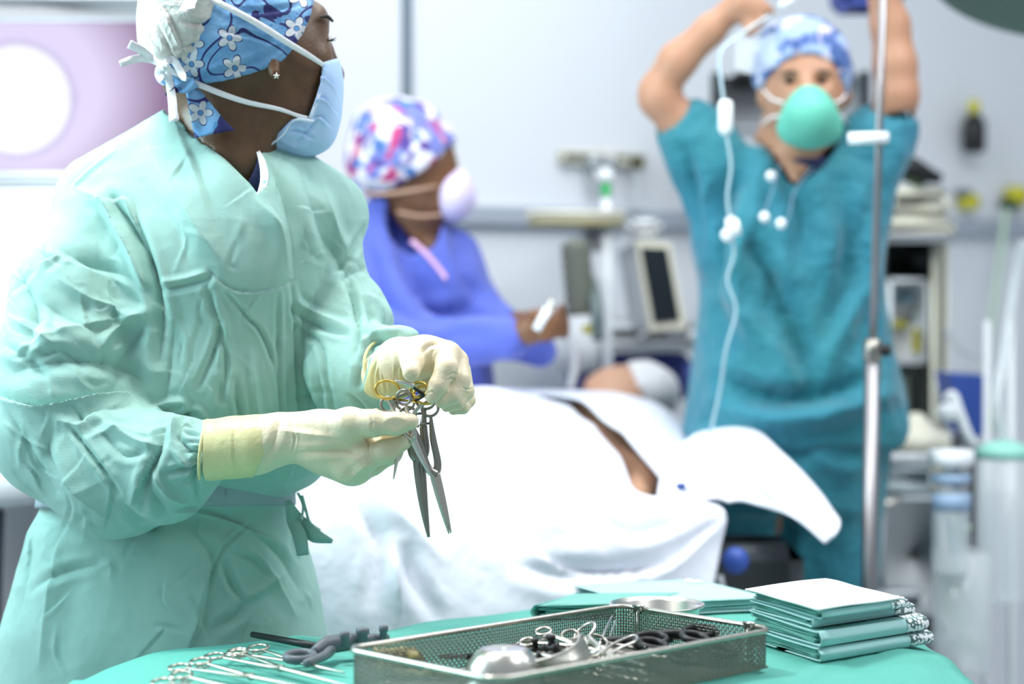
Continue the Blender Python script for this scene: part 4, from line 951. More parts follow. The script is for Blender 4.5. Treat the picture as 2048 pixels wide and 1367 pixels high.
# ---- instruments lying on the drape at the left
def lying(rx1, ry1, piv, tip, lab, m, rxr=.0125, sep=.017):
    a = TP(*piv, ZT + .009); b = TP(*tip, ZT + .006); r = TP(rx1, ry1, ZT + .008); Lh = np.linalg.norm(a - r)
    return ringed('artery_forceps', a, b - a, (0, -.15, 1), Lh, np.linalg.norm(b - a), rxr, rxr * .95, sep, .0058, M['steel'], M['steel'], label=lab, ring_r=.0021, group='artery forceps laid in a row on the drape')
lying(432, 1316, (560, 1335), (700, 1372), 'gold-tinted artery forceps on the green drape with rings farthest to the back', M['steel'])
lying(372, 1336, (500, 1352), (640, 1380), 'artery forceps on the green drape, second in the row from the front', M['steel'])
lying(350, 1362, (480, 1378), (620, 1400), 'artery forceps on the green drape, nearest to the front edge of the picture', M['steel'])
lying(480, 1310, (590, 1322), (690, 1345), 'artery forceps lying right of the row, next to the grey ringed grasper', M['steel'])
gg = thing('grey_grasper', TP(620, 1308), 'matt grey ringed endoscopic grasper on the drape behind the basket corner', 'grasper')
c = TP(600, 1312, ZT + .014)
mesh_obj('handle_ring', *sweep([c + .017 * math.cos(a) * np.array((1., 0, 0)) + .016 * math.sin(a) * unit((.1, 1, .1)) for a in np.linspace(0, 6.283, 36, endpoint=False)], .0042, 10, flat=1.3, closed=True), M['grey_pl'], gg)
mesh_obj('handle_body', *sweep(spline([TP(628, 1305, ZT + .014), TP(655, 1290, ZT + .020), TP(700, 1283, ZT + .022), TP(775, 1278, ZT + .020)], 20), [.006, .010, .009, .006], 12, flat=1.2), M['grey_pl'], gg)
mesh_obj('trigger', *sweep(spline([TP(612, 1326, ZT + .012), TP(650, 1310, ZT + .014), TP(668, 1292, ZT + .016)], 12), [.005, .006, .007], 10), M['grey_pl'], gg)
for x, y, r in ((688, 1284, .006), (724, 1276, .008), (766, 1271, .0055)):
    mesh_obj('port', *lathe([(.0005, 0), (r * .9, 0), (r * .8, .010), (r * 1.05, .011), (r * 1.05, .017), (r * .7, .0185), (.0005, .0185)], TP(x, y + 8, ZT + .022), 18, unit((.05, 0, 1))), M['grey_pl'], gg)
mesh_obj('shaft', *sweep([TP(655, 1296, ZT + .012), TP(505, 1268, ZT + .008)], [.005, .004], 10), M['black'], gg)

# ---- round dish and folded drapes behind the basket
dsh = thing('steel_dish', TP(1315, 1240), 'shallow round steel dish behind the basket, in front of the folded cloths', 'dish')
dc = TP(1314, 1262); Rd = .060
mesh_obj('dish_shell', *lathe([(.001, .002), (Rd * .80, .002), (Rd * .88, .006), (Rd * .93, .030), (Rd, .034), (Rd * 1.03, .035), (Rd * 1.03, .037), (Rd, .037), (Rd * .91, .033), (Rd * .85, .008), (Rd * .78, .005), (.001, .005)], dc, 64, caps=False), M['steel_bright'], dsh)
mesh_obj('rolled_lip', *sweep([dc + (Rd * 1.03 * math.cos(a), Rd * 1.03 * math.sin(a), .036) for a in np.linspace(0, 6.283, 64, endpoint=False)], .0018, 8, closed=True), M['steel_bright'], dsh)

LACE = bpy.data.materials.new('printed_white_edge'); t = NT(LACE)
vo = t.n('ShaderNodeTexVoronoi'); vo.inputs['Scale'].default_value = 190; t.l(t.coord(), vo.inputs['Vector'])
t.l(t.mix(t.math('GREATER_THAN', vo.outputs['Distance'], .58), lin((246, 250, 250)), lin((96, 120, 118))), t.b.inputs['Base Color']); t.b.inputs['Roughness'].default_value = .8
def folded(name, N0, u, w, Lu, Lw, z0, layers, th, lab, m1, m2=None, seed=0, sag=.0, group=None, lace=True, edge_curl=True):
    """cloth folded to and fro: layer ends face -w side, folds at N0; ribbon drawn in (u,z), extruded along w"""
    rng = np.random.RandomState(seed); t = thing(name, N0 + np.array((0, 0, z0)), lab, 'folded drape', group)
    pr = []; z = th / 2; gap = th; n = layers
    # outer wrap: bottom, round the near edge, top
    Hh = (n + 1) * gap
    def arc(u0, za, zb, s, k=7):
        return [(u0 - s * math.sin(math.pi * i / (k - 1)) * abs(zb - za) / 2 * 1.1, za + (zb - za) * (1 - math.cos(math.pi * i / (k - 1))) / 2) for i in range(k)]
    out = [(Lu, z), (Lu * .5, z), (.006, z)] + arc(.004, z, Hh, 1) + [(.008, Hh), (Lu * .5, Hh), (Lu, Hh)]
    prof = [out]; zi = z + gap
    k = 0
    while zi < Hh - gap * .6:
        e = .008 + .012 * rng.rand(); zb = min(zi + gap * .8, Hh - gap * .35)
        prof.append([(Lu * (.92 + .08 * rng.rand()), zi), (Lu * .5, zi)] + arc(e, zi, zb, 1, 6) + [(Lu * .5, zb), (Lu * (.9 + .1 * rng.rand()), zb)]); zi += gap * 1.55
    for i, pf in enumerate(prof):
        nn = 46; q = spline([(a, 0, b) for a, b in pf], nn); nw = 9; inset = 0 if i == 0 else .002 + .002 * rng.rand()
        tn = np.gradient(q[:, [0, 2]], axis=0); tn /= np.maximum(np.linalg.norm(tn, axis=1), 1e-9)[:, None]; nn_ = np.stack([-tn[:, 1], tn[:, 0]], 1)
        V = []; 
        for sgn in (1, -1):
            for j in range(nw):
                wv = inset + (Lw - 2 * inset) * j / (nw - 1)
                for a in range(nn):
                    uu = q[a, 0] + sgn * nn_[a, 0] * .0006; zz = q[a, 2] + sgn * nn_[a, 1] * .0006 + .0010 * math.sin(a * .5 + i + seed) * (1 - j / nw) - sag * (q[a, 0] / Lu) ** 2
                    V.append(N0 + u * uu + w * wv + np.array((0, 0, z0 + max(zz, .0007))))
        Fc = []; S1 = nw * nn
        for j in range(nw - 1):
            for a in range(nn - 1):
                b = j * nn + a; Fc.append((b, b + 1, b + nn + 1, b + nn)); b += S1; Fc.append((b, b + nn, b + nn + 1, b + 1))
        for a in range(nn - 1):
            Fc.append((a, a + S1, a + S1 + 1, a + 1)); b = (nw - 1) * nn + a; Fc.append((b, b + 1, b + S1 + 1, b + S1))
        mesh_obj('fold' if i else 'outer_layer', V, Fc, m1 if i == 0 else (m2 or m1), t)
    if lace:
        q = spline([(a, 0, b) for a, b in [(.03, z - .0001), (.006, z - .0002)] + [(x - .0013, y) for x, y in arc(.004, z, Hh, 1)] + [(.010, Hh + .0013), (.03, Hh + .0013)]], 30); V = []
        for j in range(5):
            for a in range(30): V.append(N0 + u * q[a, 0] + w * (Lw * (.80 + .205 * j / 4)) + np.array((0, 0, z0 + max(q[a, 2], .0006))))
        o = mesh_obj('printed_edge', V, [(j * 30 + a, j * 30 + a + 1, j * 30 + a + 31, j * 30 + a + 30) for j in range(4) for a in range(29)], LACE, t); solidify(o, .0004)
    return t
Nn = TP(1638, 1326); U_ = unit(TP(1400, 1247) - Nn); W_ = unit(TP(1862, 1288) - Nn)
st_labels = ['bottom pale green folded drape of the right-hand stack', 'second folded drape from the bottom of the right-hand stack', 'third folded drape of the right-hand stack, shorter than the two below', 'uppermost green folded drape of the right-hand stack, under the white cloth']
zc = .001
for i, (ly, th, lw_, of) in enumerate(((7, .0019, .208, 0), (8, .0020, .198, .003), (4, .0021, .190, .022), (4, .0021, .158, .002))):
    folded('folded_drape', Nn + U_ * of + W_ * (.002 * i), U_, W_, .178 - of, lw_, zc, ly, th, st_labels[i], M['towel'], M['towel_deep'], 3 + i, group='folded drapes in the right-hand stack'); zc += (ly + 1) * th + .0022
wcl = patch([[Nn + U_ * u + W_ * w_ + np.array((0, 0, ZT * 0 + zc + .0025 + .0008 * math.sin(u * 60 + w_ * 40) - .006 * max(0, (w_ - .13)) / .02 * 0)) for w_ in (-.002, .05, .10, .15)] for u in (-.001, .05, .10, .15, .182)], 30, 30)
wt = tag(solidify(mesh_obj('white_cloth', *wcl, M['white_cloth']), .0022), 'flat folded white cloth lying on top of the right-hand stack', 'cloth')
# lower stack behind the dish, pale top
N2 = TP(1235, 1242); U2 = unit(TP(1075, 1222) - N2)
N3 = TP(1070, 1240); Ua = unit(TP(1330, 1238) - N3); Wa = unit(TP(1230, 1190) - N3)
folded('folded_drape', N3, Ua, Wa, .15, .12, .001, 6, .0028, 'deep green folded drape behind the basket, its rounded fold to the left', M['towel_deep'], M['towel_deep'], 11, lace=False)
Nb = TP(1180, 1218) + np.array((0, 0, .019)); Ub = unit(TP(1440, 1225) - TP(1200, 1218)); Wb = unit(np.array((-Ub[1], Ub[0], 0)))
folded('folded_drape', TP(1545, 1222), unit(TP(1240, 1240) - TP(1545, 1222)), unit(TP(1380, 1180) - TP(1545, 1222)), .20, .20, .001, 6, .0026, 'pale blue-green folded drape lying flat behind the steel dish', M['towel'], M['towel'], 12)
# ================================================================== patient on the operating table
pat = thing('person', P(1150, 880, 3.8), 'patient lying under white sheets with head in a white cap, bare shoulder showing', 'person')
v = Vol(P(560, 1050, 3.3) * (1, 0, 1) + (-.05, 3.0, -.02), P(1400, 690, 4.1) * (1, 0, 1) + (.05, 4.55, .02), .010)
v.ell(P(1252, 790, 4.30), (.078, .09, .066), .02)
v.ell(P(1222, 782, 4.27), (.052, .060, .050), .02)
v.cone(P(1226, 736, 4.25), P(1214, 744, 4.25), .006, .011, .010)
v.ell(P(1186, 776, 4.26), (.020, .030, .022), .02)
v.cone(P(1230, 830, 4.25), P(1180, 870, 4.15), .050, .06, .04)
v.cone(P(1170, 900, 4.14), P(980, 910, 3.94), .085, .09, .08)
v.cone(P(1195, 892, 4.02), P(1010, 915, 3.84), .070, .080, .08)
v.cone(P(980, 905, 3.90), P(760, 935, 3.68), .090, .07, .08)
v.cone(P(960, 925, 3.78), P(700, 955, 3.55), .075, .045, .06)
v.cone(P(1165, 846, 3.96), P(1228, 892, 3.87), .045, .042, .03)
v.cone(P(1228, 892, 3.87), P(1298, 954, 3.75), .042, .036, .02)
v.cone(P(1300, 950, 3.75), P(1265, 1010, 3.66), .034, .03, .02)
V_, F_ = v.mesh(2); mesh_obj('body', V_, F_, M['skin_pale'], pat)
v = Vol(P(1240, 860, 4.3) - (.02, .16, 0), P(1370, 690, 4.3) + (.02, .16, 0), .008)
v.ell(P(1272, 784, 4.31), (.080, .100, .068), .02); v.ell(P(1308, 792, 4.31), (.050, .08, .056), .03)
v.G = np.maximum(v.G, v.poly([(1238, 700), (1262, 740), (1290, 790), (1300, 860), (1400, 860), (1400, 690)]))
V_, F_ = v.mesh(2); V_ = V_ + normals(V_, F_) * (.004 * ridged(V_, 26, 4, 2))[:, None]
mesh_obj('surgical_cap', V_, F_, M['cap_plain'], pat)

def sheet(name, rows, nu, nv, strokes, lab, th=.004, amp=.006):
    V, Fc = patch([[P(*q) for q in r] for r in rows], nu, nv); Fc = np.array(Fc); V = np.array(V)
    N = normals(V, Fc); view = V - np.array((0, 0, CAMZ))
    if (N * view).sum() > 0: Fc = Fc[:, ::-1].copy()
    V = V + normals(V, Fc) * (amp * (ridged(V, 9, 5, 2) - .8))[:, None]
    V = folds(V, Fc, strokes)
    o = mesh_obj(name, V, Fc, M['sheet']); solidify(o, th); return tag(o, lab, 'sheet')
SA = [('r', 26, 26, [(960, 800), (1090, 880), (1180, 980), (1230, 1060)]), ('v', 26, 22, [(900, 800), (1000, 880), (1090, 980), (1150, 1060)]), ('r', 34, 22, [(880, 830), (960, 930), (1080, 1030), (1180, 1090)]),
      ('v', 30, 20, [(820, 880), (900, 960), (980, 1060), (1040, 1100)]), ('r', 30, 20, [(700, 960), (800, 1040), (880, 1120)]), ('v', 20, 20, [(810, 1110), (830, 1160), (870, 1230)]), ('r', 22, 18, [(780, 1090), (790, 1160), (800, 1230)]),
      ('v', 26, 22, [(1040, 1130), (1150, 1150), (1300, 1140)]), ('s', 20, 20, [(1030, 1080), (1150, 1140), (1310, 1140), (1420, 1060)]), ('v', 18, 16, [(1100, 850), (1160, 920), (1200, 1010)]), ('r', 18, 14, [(1130, 830), (1200, 900), (1250, 980)]),
      ('v', 20, 16, [(1200, 1040), (1280, 1060), (1380, 1030)]), ('r', 22, 16, [(1240, 1010), (1330, 1000), (1400, 980)]), ('v', 20, 14, [(720, 1000), (760, 1100), (740, 1200)])]
sheet('patient_sheet', [
    [(500, 850, 3.75), (700, 830, 3.8), (850, 795, 3.92), (950, 780, 4.0), (1040, 778, 4.1), (1110, 800, 4.12)],
    [(500, 850, 3.45), (700, 838, 3.5), (850, 806, 3.60), (960, 782, 3.7), (1060, 792, 3.8), (1150, 818, 3.82)],
    [(500, 900, 3.25), (700, 890, 3.28), (880, 870, 3.38), (1030, 862, 3.46), (1130, 875, 3.55), (1235, 905, 3.62)],
    [(500, 990, 3.15), (700, 990, 3.16), (880, 980, 3.25), (1040, 975, 3.32), (1180, 980, 3.40), (1285, 990, 3.52)],
    [(500, 1100, 3.1), (700, 1100, 3.12), (880, 1090, 3.18), (1060, 1080, 3.24), (1250, 1050, 3.33), (1440, 1010, 3.44)],
    [(500, 1250, 3.1), (700, 1250, 3.1), (880, 1250, 3.14), (1060, 1230, 3.2), (1250, 1170, 3.3), (1440, 1100, 3.42)],
    [(500, 1500, 3.1), (700, 1500, 3.1), (880, 1500, 3.14), (1060, 1480, 3.2), (1230, 1430, 3.28), (1400, 1290, 3.36)]], 130, 120, SA,
    'large white sheet draped over the patient and hanging down the near side of the table')
sheet('shoulder_cloth', [
    [(1020, 792, 4.2), (1190, 790, 4.25), (1290, 800, 4.18), (1350, 835, 4.12), (1400, 890, 4.05), (1470, 940, 3.9)],
    [(1015, 772, 4.02), (1180, 776, 4.02), (1270, 800, 3.98), (1340, 850, 3.9), (1390, 915, 3.8), (1440, 1000, 3.62)],
    [(1010, 782, 3.9), (1150, 792, 3.86), (1222, 850, 3.76), (1282, 910, 3.68), (1325, 960, 3.62), (1335, 1000, 3.55)]], 70, 50,
    [('s', 14, 14, [(1160, 780), (1240, 840), (1330, 940)]), ('r', 20, 12, [(1250, 800), (1320, 870), (1380, 960)])], 'white cloth over the far shoulder of the patient, beside the strip of bare skin')
sheet('hanging_sheet', [
    [(1380, 905, 3.9), (1420, 885, 3.92), (1500, 875, 3.9), (1570, 920, 3.7), (1640, 985, 3.6), (1680, 1040, 3.55)],
    [(1345, 900, 3.72), (1400, 868, 3.75), (1500, 858, 3.72), (1572, 905, 3.6), (1640, 975, 3.5), (1686, 1035, 3.45)],
    [(1322, 955, 3.60), (1390, 925, 3.62), (1480, 930, 3.6), (1560, 962, 3.52), (1620, 1015, 3.46), (1672, 1062, 3.42)],
    [(1310, 1020, 3.46), (1400, 1000, 3.52), (1480, 1000, 3.54), (1545, 1016, 3.5), (1592, 1036, 3.46), (1648, 1084, 3.42)]], 80, 60,
    [('v', 18, 16, [(1400, 900), (1440, 940), (1460, 1000)]), ('r', 16, 12, [(1440, 890), (1500, 950), (1560, 1000)]), ('s', 14, 14, [(1480, 950), (1560, 960), (1640, 1030)])], 'white sheet corner stretching out to the right toward the teal scrubs')
# clip with blue head on the sheet
cl = thing('sheet_clip', P(1362, 972, 3.45), 'small blue and white clip pinning the sheets near the bare arm', 'clip')
mesh_obj('clip_body', *box(P(1362, 972, 3.43), (.018, .010, .012), bev=.003), M['blue_bin'], cl)
mesh_obj('clip_jaw', *box(P(1372, 980, 3.44), (.024, .010, .008), bev=.003), M['white_pl'], cl)

# operating table
ot = thing('operating_table', np.array((-.15, 3.6, 0)), 'operating table with dark column under the white sheets', 'operating table')
ax1 = unit(P(1250, 800, 4.25) * (1, 1, 0) - P(760, 800, 3.45) * (1, 1, 0)); ay1 = np.array((-ax1[1], ax1[0], 0)); mid = np.array((.08, 3.95, .89))
mesh_obj('mattress', *box(mid, (1.10, .36, .07), ax1, ay1, bev=.02), M['grey_dk'], ot)
mesh_obj('side_rail', *box(mid + (0, 0, -.05) - ay1 * .185, (1.05, .012, .03), ax1, ay1, bev=.003), M['steel_dark'], ot)
mesh_obj('column', *box((mid[0], mid[1], .46), (.34, .26, .78), ax1, ay1, bev=.03), M['grey_dk'], ot)
mesh_obj('base', *box((mid[0], mid[1], .035), (.8, .4, .07), ax1, ay1, bev=.03), M['grey_dk'], ot)
# dark apparatus with blue pedal seen under the sheet edge
dk = thing('equipment_box', P(1490, 1367, 3.72) * (1, 1, 0), 'dark equipment unit with round blue knob below the hanging sheet corner', 'equipment')
q = P(1480, 1180, 3.75); mesh_obj('housing', *box((q[0], 3.62, .40), (.19, .17, .80), bev=.03), M['grey_dk'], dk)
mesh_obj('blue_knob', *lathe([(.001, 0), (.020, 0), (.024, .01), (.020, .022), (.001, .024)], P(1470, 1120, 3.53), 24, (0, -1, .1)), M['blue_bin'], dk)
mesh_obj('cable', *sweep(spline([P(1440, 1150, 3.52), P(1450, 1220, 3.51), P(1440, 1330, 3.52)], 14), .006, 8), M['grey_lt'], dk)

# ================================================================== man in teal scrubs
man = thing('person', P(1580, 1367, 3.86) * (1, 1, 0), 'man in teal scrubs and mint mask reaching up with both bare arms to an infusion', 'person')
DM = 3.85
v = Vol(P(1250, 800, 3.9) * (1, 0, 0) + (0, 3.35, 0), P(1860, 800, 3.9) * (1, 0, 0) + (0, 4.15, P(0, -210, 3.9)[2]), .0085)
v.ell(P(1608, 160, DM), (.082, .105, .115), .02)
v.ell(P(1610, 205, 3.80), (.060, .060, .075), .03)
v.cone(P(1612, 160, 3.74), P(1616, 190, 3.725), .010, .015, .012)    # nose bridge
v.cone(P(1572, 142, 3.762), P(1650, 142, 3.762), .014, .014, .014)   # brow
for x_ in (1582, 1646): v.ell(P(x_, 160, 3.742), (.016, .022, .010), .008, op='s')
v.ell(P(1524, 190, DM), (.010, .016, .028), .006); v.ell(P(1694, 186, DM), (.010, .016, .028), .006)
v.cone(P(1605, 250, 3.88), P(1592, 340, 3.90), .062, .068, .03)
v.cone(P(1590, 330, 3.9), P(1580, 420, 3.9), .09, .14, .06)
v.loft([(330, 1430, 1750, 3.9, .08), (420, 1410, 1770, 3.9, .11), (600, 1415, 1745, 3.9, .11), (850, 1410, 1750, 3.9, .11), (1000, 1400, 1740, 3.9, .11)], .05)
v.chain([(1430, 330, 3.88, 52), (1375, 262, 3.86, 45), (1318, 196, 3.84, 38), (1316, 180, 3.84, 34)], .02)
v.chain([(1316, 182, 3.84, 36), (1355, 122, 3.82, 37), (1420, 60, 3.80, 30), (1462, 22, 3.79, 24)], .016)
v.chain([(1720, 330, 3.88, 50), (1775, 270, 3.86, 46), (1795, 190, 3.84, 40), (1790, 130, 3.84, 42)], .02)
v.chain([(1790, 130, 3.84, 42), (1780, 50, 3.84, 38), (1758, -40, 3.82, 28), (1735, -100, 3.80, 22)], .016)
# hands
v.chain([(1462, 22, 3.79, 26), (1488, 8, 3.78, 32), (1506, 20, 3.775, 27)], .012)
for a, b, c in (((1498, 12), (1520, 18), (1526, 36)), ((1496, 24), (1514, 38), (1508, 54)), ((1490, 34), (1503, 50), (1494, 58)), ((1484, -6), (1510, -8), (1530, 8))):
    v.chain([(a[0], a[1], 3.775, 14), (b[0], b[1] + 4, 3.765, 12), (c[0], c[1] + 6, 3.76, 10.5)], .004)
v.chain([(1490, -2, 3.78, 13), (1522, 12, 3.765, 10), (1545, 24, 3.76, 8)], .006)
v.chain([(1735, -100, 3.80, 24), (1720, -140, 3.79, 28)], .012)
for k, (x, y) in enumerate(((1690, -165), (1698, -178), (1712, -185), (1728, -184), (1700, -140))):
    v.chain([(1722, -150, 3.79, 11), (x, y, 3.775, 9), (x - 16, y + 14, 3.765, 8)], .005)
for s, xx in ((-1, 1500), (1, 1665)):
    a = P(xx, 1000, 3.9); k = np.array((a[0], 3.9, .50)); f = np.array((a[0], 3.93, .09))
    v.cone(a, k, .088, .056, .04); v.cone(k, f, .056, .036, .02); v.cone(f + (0, 0, -.045), f + (s * .02, -.15, -.055), .035, .026, .02)
vbm = v
for x in (1581, 1647):
    mesh_obj('eye', *lathe([(.0005, -.003), (.009, -.0015), (.011, .0005), (.008, .003), (.0005, .004)], vbm.hit(x, 161, 3.70, 3.86), 14, (0, -1, 0)), M['iris'], man)
    mesh_obj('eyebrow', *sweep(spline([vbm.hit(x - 18, 148, 3.70, 3.86), vbm.hit(x, 143, 3.70, 3.86), vbm.hit(x + 18, 148, 3.70, 3.86)], 10), [.001, .0035, .001], 8), mat('grey_brown_hair', (92, 74, 62), .8), man)
# cap
v2 = Vol(P(1490, 230, 3.9) - (0, .2, 0), P(1730, 30, 3.8) + (0, .2, 0), .007)
v2.ell(P(1606, 145, DM + .01), (.094, .118, .104), .02); v2.ell(P(1585, 100, DM + .01), (.06, .09, .05), .04)
v2.G = np.maximum(v2.G, v2.poly([(1480, 30), (1740, 30), (1712, 190), (1692, 200), (1680, 165), (1668, 128), (1630, 108), (1590, 110), (1556, 132), (1532, 160), (1520, 178), (1500, 175)], 0, 9))
V_, F_ = v2.mesh(2); V_ = V_ + normals(V_, F_) * (.003 * ridged(V_, 30, 6, 2))[:, None]
mesh_obj('surgical_cap', V_, F_, blotch('blue_print_cloth', (150, 172, 208), (((70, 98, 156), .5), ((214, 206, 222), .60), ((50, 74, 130), .66)), 26, 3.1), man)
# mask
v3 = Vol(P(1530, 320, 3.9) - (0, .32, 0), P(1710, 170, 3.7) + (0, .1, 0), .006)
v3.ell(P(1619, 238, 3.735), (.054, .062, .056), .02); v3.cone(P(1618, 196, 3.72), P(1618, 230, 3.70), .018, .04, .03); v3.cone(P(1580, 260, 3.73), P(1660, 260, 3.73), .02, .02, .03)
V_, F_ = v3.mesh(2); mesh_obj('mint_mask', V_, F_, M['mask_green'], man)
for yy in (176, 250):
    for s, x0, x1 in ((-1, 1566, 1524), (1, 1672, 1696)):
        mesh_obj('mask_strap', *sweep(spline([P(x0, 232 if yy > 200 else 205, 3.73), P((x0 + x1) / 2 + s * 2, (yy + 218) / 2, 3.78), P(x1, yy, 3.84)], 10), .0025, 6), M['strap'], man)
# scrub top and trousers
v4 = Vol(P(1290, 800, 3.9) * (1, 0, 0) + (0, 3.45, P(0, 960, 3.9)[2]), P(1850, 800, 3.9) * (1, 0, 0) + (0, 4.25, P(0, 190, 3.9)[2]), .0085)
v4.loft([(300, 1440, 1720, 3.9, .09), (350, 1405, 1782, 3.9, .125), (440, 1390, 1778, 3.9, .145), (560, 1400, 1762, 3.9, .150), (680, 1392, 1782, 3.9, .155), (770, 1385, 1812, 3.9, .165), (845, 1376, 1815, 3.9, .17), (880, 1372, 1800, 3.9, .168)], .03)
v4.chain([(1450, 370, 3.88, 74), (1405, 300, 3.87, 70), (1372, 262, 3.865, 58)], .03)
v4.chain([(1700, 360, 3.88, 72), (1742, 300, 3.87, 66), (1776, 250, 3.86, 53)], .03)
v4.cone(P(1604, 200, 3.87), P(1596, 345, 3.86), .070, .082, .008, op='s')
v4.cone(P(1600, 280, 3.80), P(1588, 385, 3.74), .045, .02, .01, op='s')
for x0, y0, x1, y1, d0, d1, r in ((1372, 262, 1318, 196, 3.865, 3.84, 44), (1776, 250, 1795, 180, 3.86, 3.84, 45)):
    v4.cone(P(x0, y0, d0) * .6 + P(x1, y1, d1) * .4, P(x1, y1, d1), px2m(r, 3.85), px2m(r + 14, 3.85), .004, op='s')
V_, F_ = v4.mesh(2); V_ = V_ + normals(V_, F_) * (.010 * ridged(V_, 9, 12, 2))[:, None]
V_ = folds(V_, F_, [(k_, w_, am_ * 1.7, p_) for k_, w_, am_, p_ in [('v', 26, 26, [(1490, 330), (1440, 420), (1430, 560)]), ('r', 30, 18, [(1520, 400), (1480, 520), (1500, 660), (1560, 760)]), ('v', 24, 22, [(1480, 470), (1540, 560), (1600, 700), (1620, 780)]), ('r', 24, 18, [(1450, 560), (1520, 660), (1590, 750)]), ('v', 26, 17, [(1680, 360), (1700, 480), (1680, 600), (1640, 700)]),
    ('v', 26, 11, [(1750, 380), (1710, 520), (1725, 640)]), ('r', 26, 16, [(1740, 560), (1690, 640), (1650, 720)]), ('v', 24, 22, [(1440, 760), (1520, 790), (1620, 800), (1720, 770)]), ('r', 30, 20, [(1450, 820), (1560, 840), (1680, 820), (1780, 790)]), ('v', 22, 16, [(1560, 340), (1600, 420), (1600, 520)]), ('v', 20, 18, [(1370, 300), (1390, 400), (1400, 500)])]])
mesh_obj('scrub_top', V_, F_, M['teal'], man)
vbm.wear(v4, [(1250, 900), (1300, 300), (1372, 262), (1450, 250), (1540, 300), (1590, 372), (1650, 300), (1740, 240), (1820, 220), (1900, 900)], .034)
V_, F_ = vbm.mesh(2); mesh_obj('body', V_, F_, M['skin_light'], man)
v5 = Vol((P(1340, 0, 3.9)[0], 3.6, .09), (P(1830, 0, 3.9)[0], 4.2, P(0, 820, 3.9)[2]), .010)
v5.loft([(840, 1385, 1800, 3.9, .155), (930, 1380, 1765, 3.9, .155), (1010, 1375, 1748, 3.9, .145)], .03)
for s, xx in ((-1, 1478), (1, 1655)):
    a = P(xx, 960, 3.9); v5.cone(a, (a[0], 3.9, .5), .115, .095, .03); v5.cone((a[0], 3.9, .5), (a[0], 3.93, .12), .095, .075, .03)
V_, F_ = v5.mesh(2); V_ = V_ + normals(V_, F_) * (.006 * ridged(V_, 9, 15, 2))[:, None]; V_ = folds(V_, F_, [('v', 20, 22, [(1570, 960), (1568, 1060), (1566, 1200)]), ('r', 24, 14, [(1620, 900), (1680, 940), (1740, 920)]), ('v', 22, 16, [(1440, 900), (1540, 930), (1640, 900)])])
mesh_obj('trousers', V_, F_, M['teal'], man)
mesh_obj('undershirt', *lathe([(.001, -.03), (.072, -.03), (.070, .02), (.066, .022), (.001, .02)], P(1596, 335, 3.865), 28, (0, -.1, 1)), M['navy'], man)
# lanyard with white tags round his neck
ly = thing('lanyard', P(1550, 470, 3.7), 'thin cord with white beads hanging on the chest of the teal scrubs', 'lanyard')
mesh_obj('cord', *sweep(spline([P(1560, 330, 3.735), P(1545, 380, 3.715), P(1530, 430, 3.70), P(1545, 450, 3.70), P(1575, 440, 3.70), P(1590, 380, 3.715), P(1625, 335, 3.735)], 30), .0018, 6), mat('blue_grey_cord', (110, 142, 162), .6), ly)
for x, y in ((1529, 434), (1562, 447), (1542, 352)):
    mesh_obj('bead', *lathe([(.0005, -.010), (.008, -.007), (.011, 0), (.008, .007), (.0005, .010)], P(x, y, 3.695 if y > 400 else 3.73), 16, (1, 0, .3)), M['white_pl'], ly)

# infusion stand and line
iv = thing('infusion_stand', np.array((P(1745, 700, 3.6)[0], 3.6, 0)), 'tall steel infusion stand with a clamp in front of the teal scrubs', 'stand')
xb = P(1745, 700, 3.6); xt = P(1768, -200, 3.6)
mesh_obj('upper_pole', *sweep([xb + (0, 0, 0), np.array((xt[0], 3.6, xt[2]))], .0072, 14), mat('brushed_pole', (150, 148, 150), .38, 1.0), iv)
mesh_obj('lower_pole', *sweep([(P(1735, 1200, 3.6)[0], 3.6, .06), xb + (0, 0, .02)], .0145, 16), mat('brushed_pole', (150, 148, 150), .38, 1.0), iv)
mesh_obj('collar', *lathe([(.012, -.02), (.017, -.018), (.017, .018), (.012, .02)], xb, 20), M['steel_dark'], iv)
mesh_obj('clamp_knob', *lathe([(.001, 0), (.010, 0), (.011, .018), (.001, .020)], xb + (.014, 0, 0), 18, (1, 0, 0)), M['black'], iv)
mesh_obj('cross_hook', *sweep([P(1697, 277, 3.57), P(1776, 275, 3.57)], .0105, 12), M['white_pl'], iv)
for a in range(5):
    an = a * 1.2566; mesh_obj('base_leg', *sweep([(P(1735, 1200, 3.6)[0], 3.6, .07), (P(1735, 1200, 3.6)[0] + .20 * math.cos(an), 3.6 + .20 * math.sin(an), .045)], [.016, .010], 10), M['steel_dark'], iv)
    mesh_obj('caster', *lathe([(.001, -.011), (.022, -.011), (.022, .011), (.001, .011)], (P(1735, 1200, 3.6)[0] + .20 * math.cos(an), 3.6 + .20 * math.sin(an), .023), 18, (-math.sin(an), math.cos(an), 0)), M['black'], iv)
bag = thing('infusion_bag', P(1560, -20, 3.74), 'clear infusion bag held up by the man at the top edge', 'bag')
mesh_obj('bag_body', *patch([[P(1530 + 60 * u, -120 + 100 * w, 3.74 - .02 * math.sin(u * 3.14)) for u in (0, .3, .7, 1)] for w in (0, .4, .8, 1)], 12, 12), M['clear'], bag)
mesh_obj('bag_port', *sweep([P(1584, -4, 3.735), P(1560, 14, 3.735)], [.010, .007], 10), M['white_pl'], bag)
mesh_obj('bag_flap', *patch([[P(1470 + 80 * u, 70 + 70 * w + 10 * math.sin(u * 4), 3.70) for u in (0, .5, 1)] for w in (0, .5, 1)], 10, 10), M['clear'], bag)
ln = thing('infusion_line', P(1450, 800, 3.6), 'white infusion line with drip chamber hanging in front of the teal scrubs', 'tube')
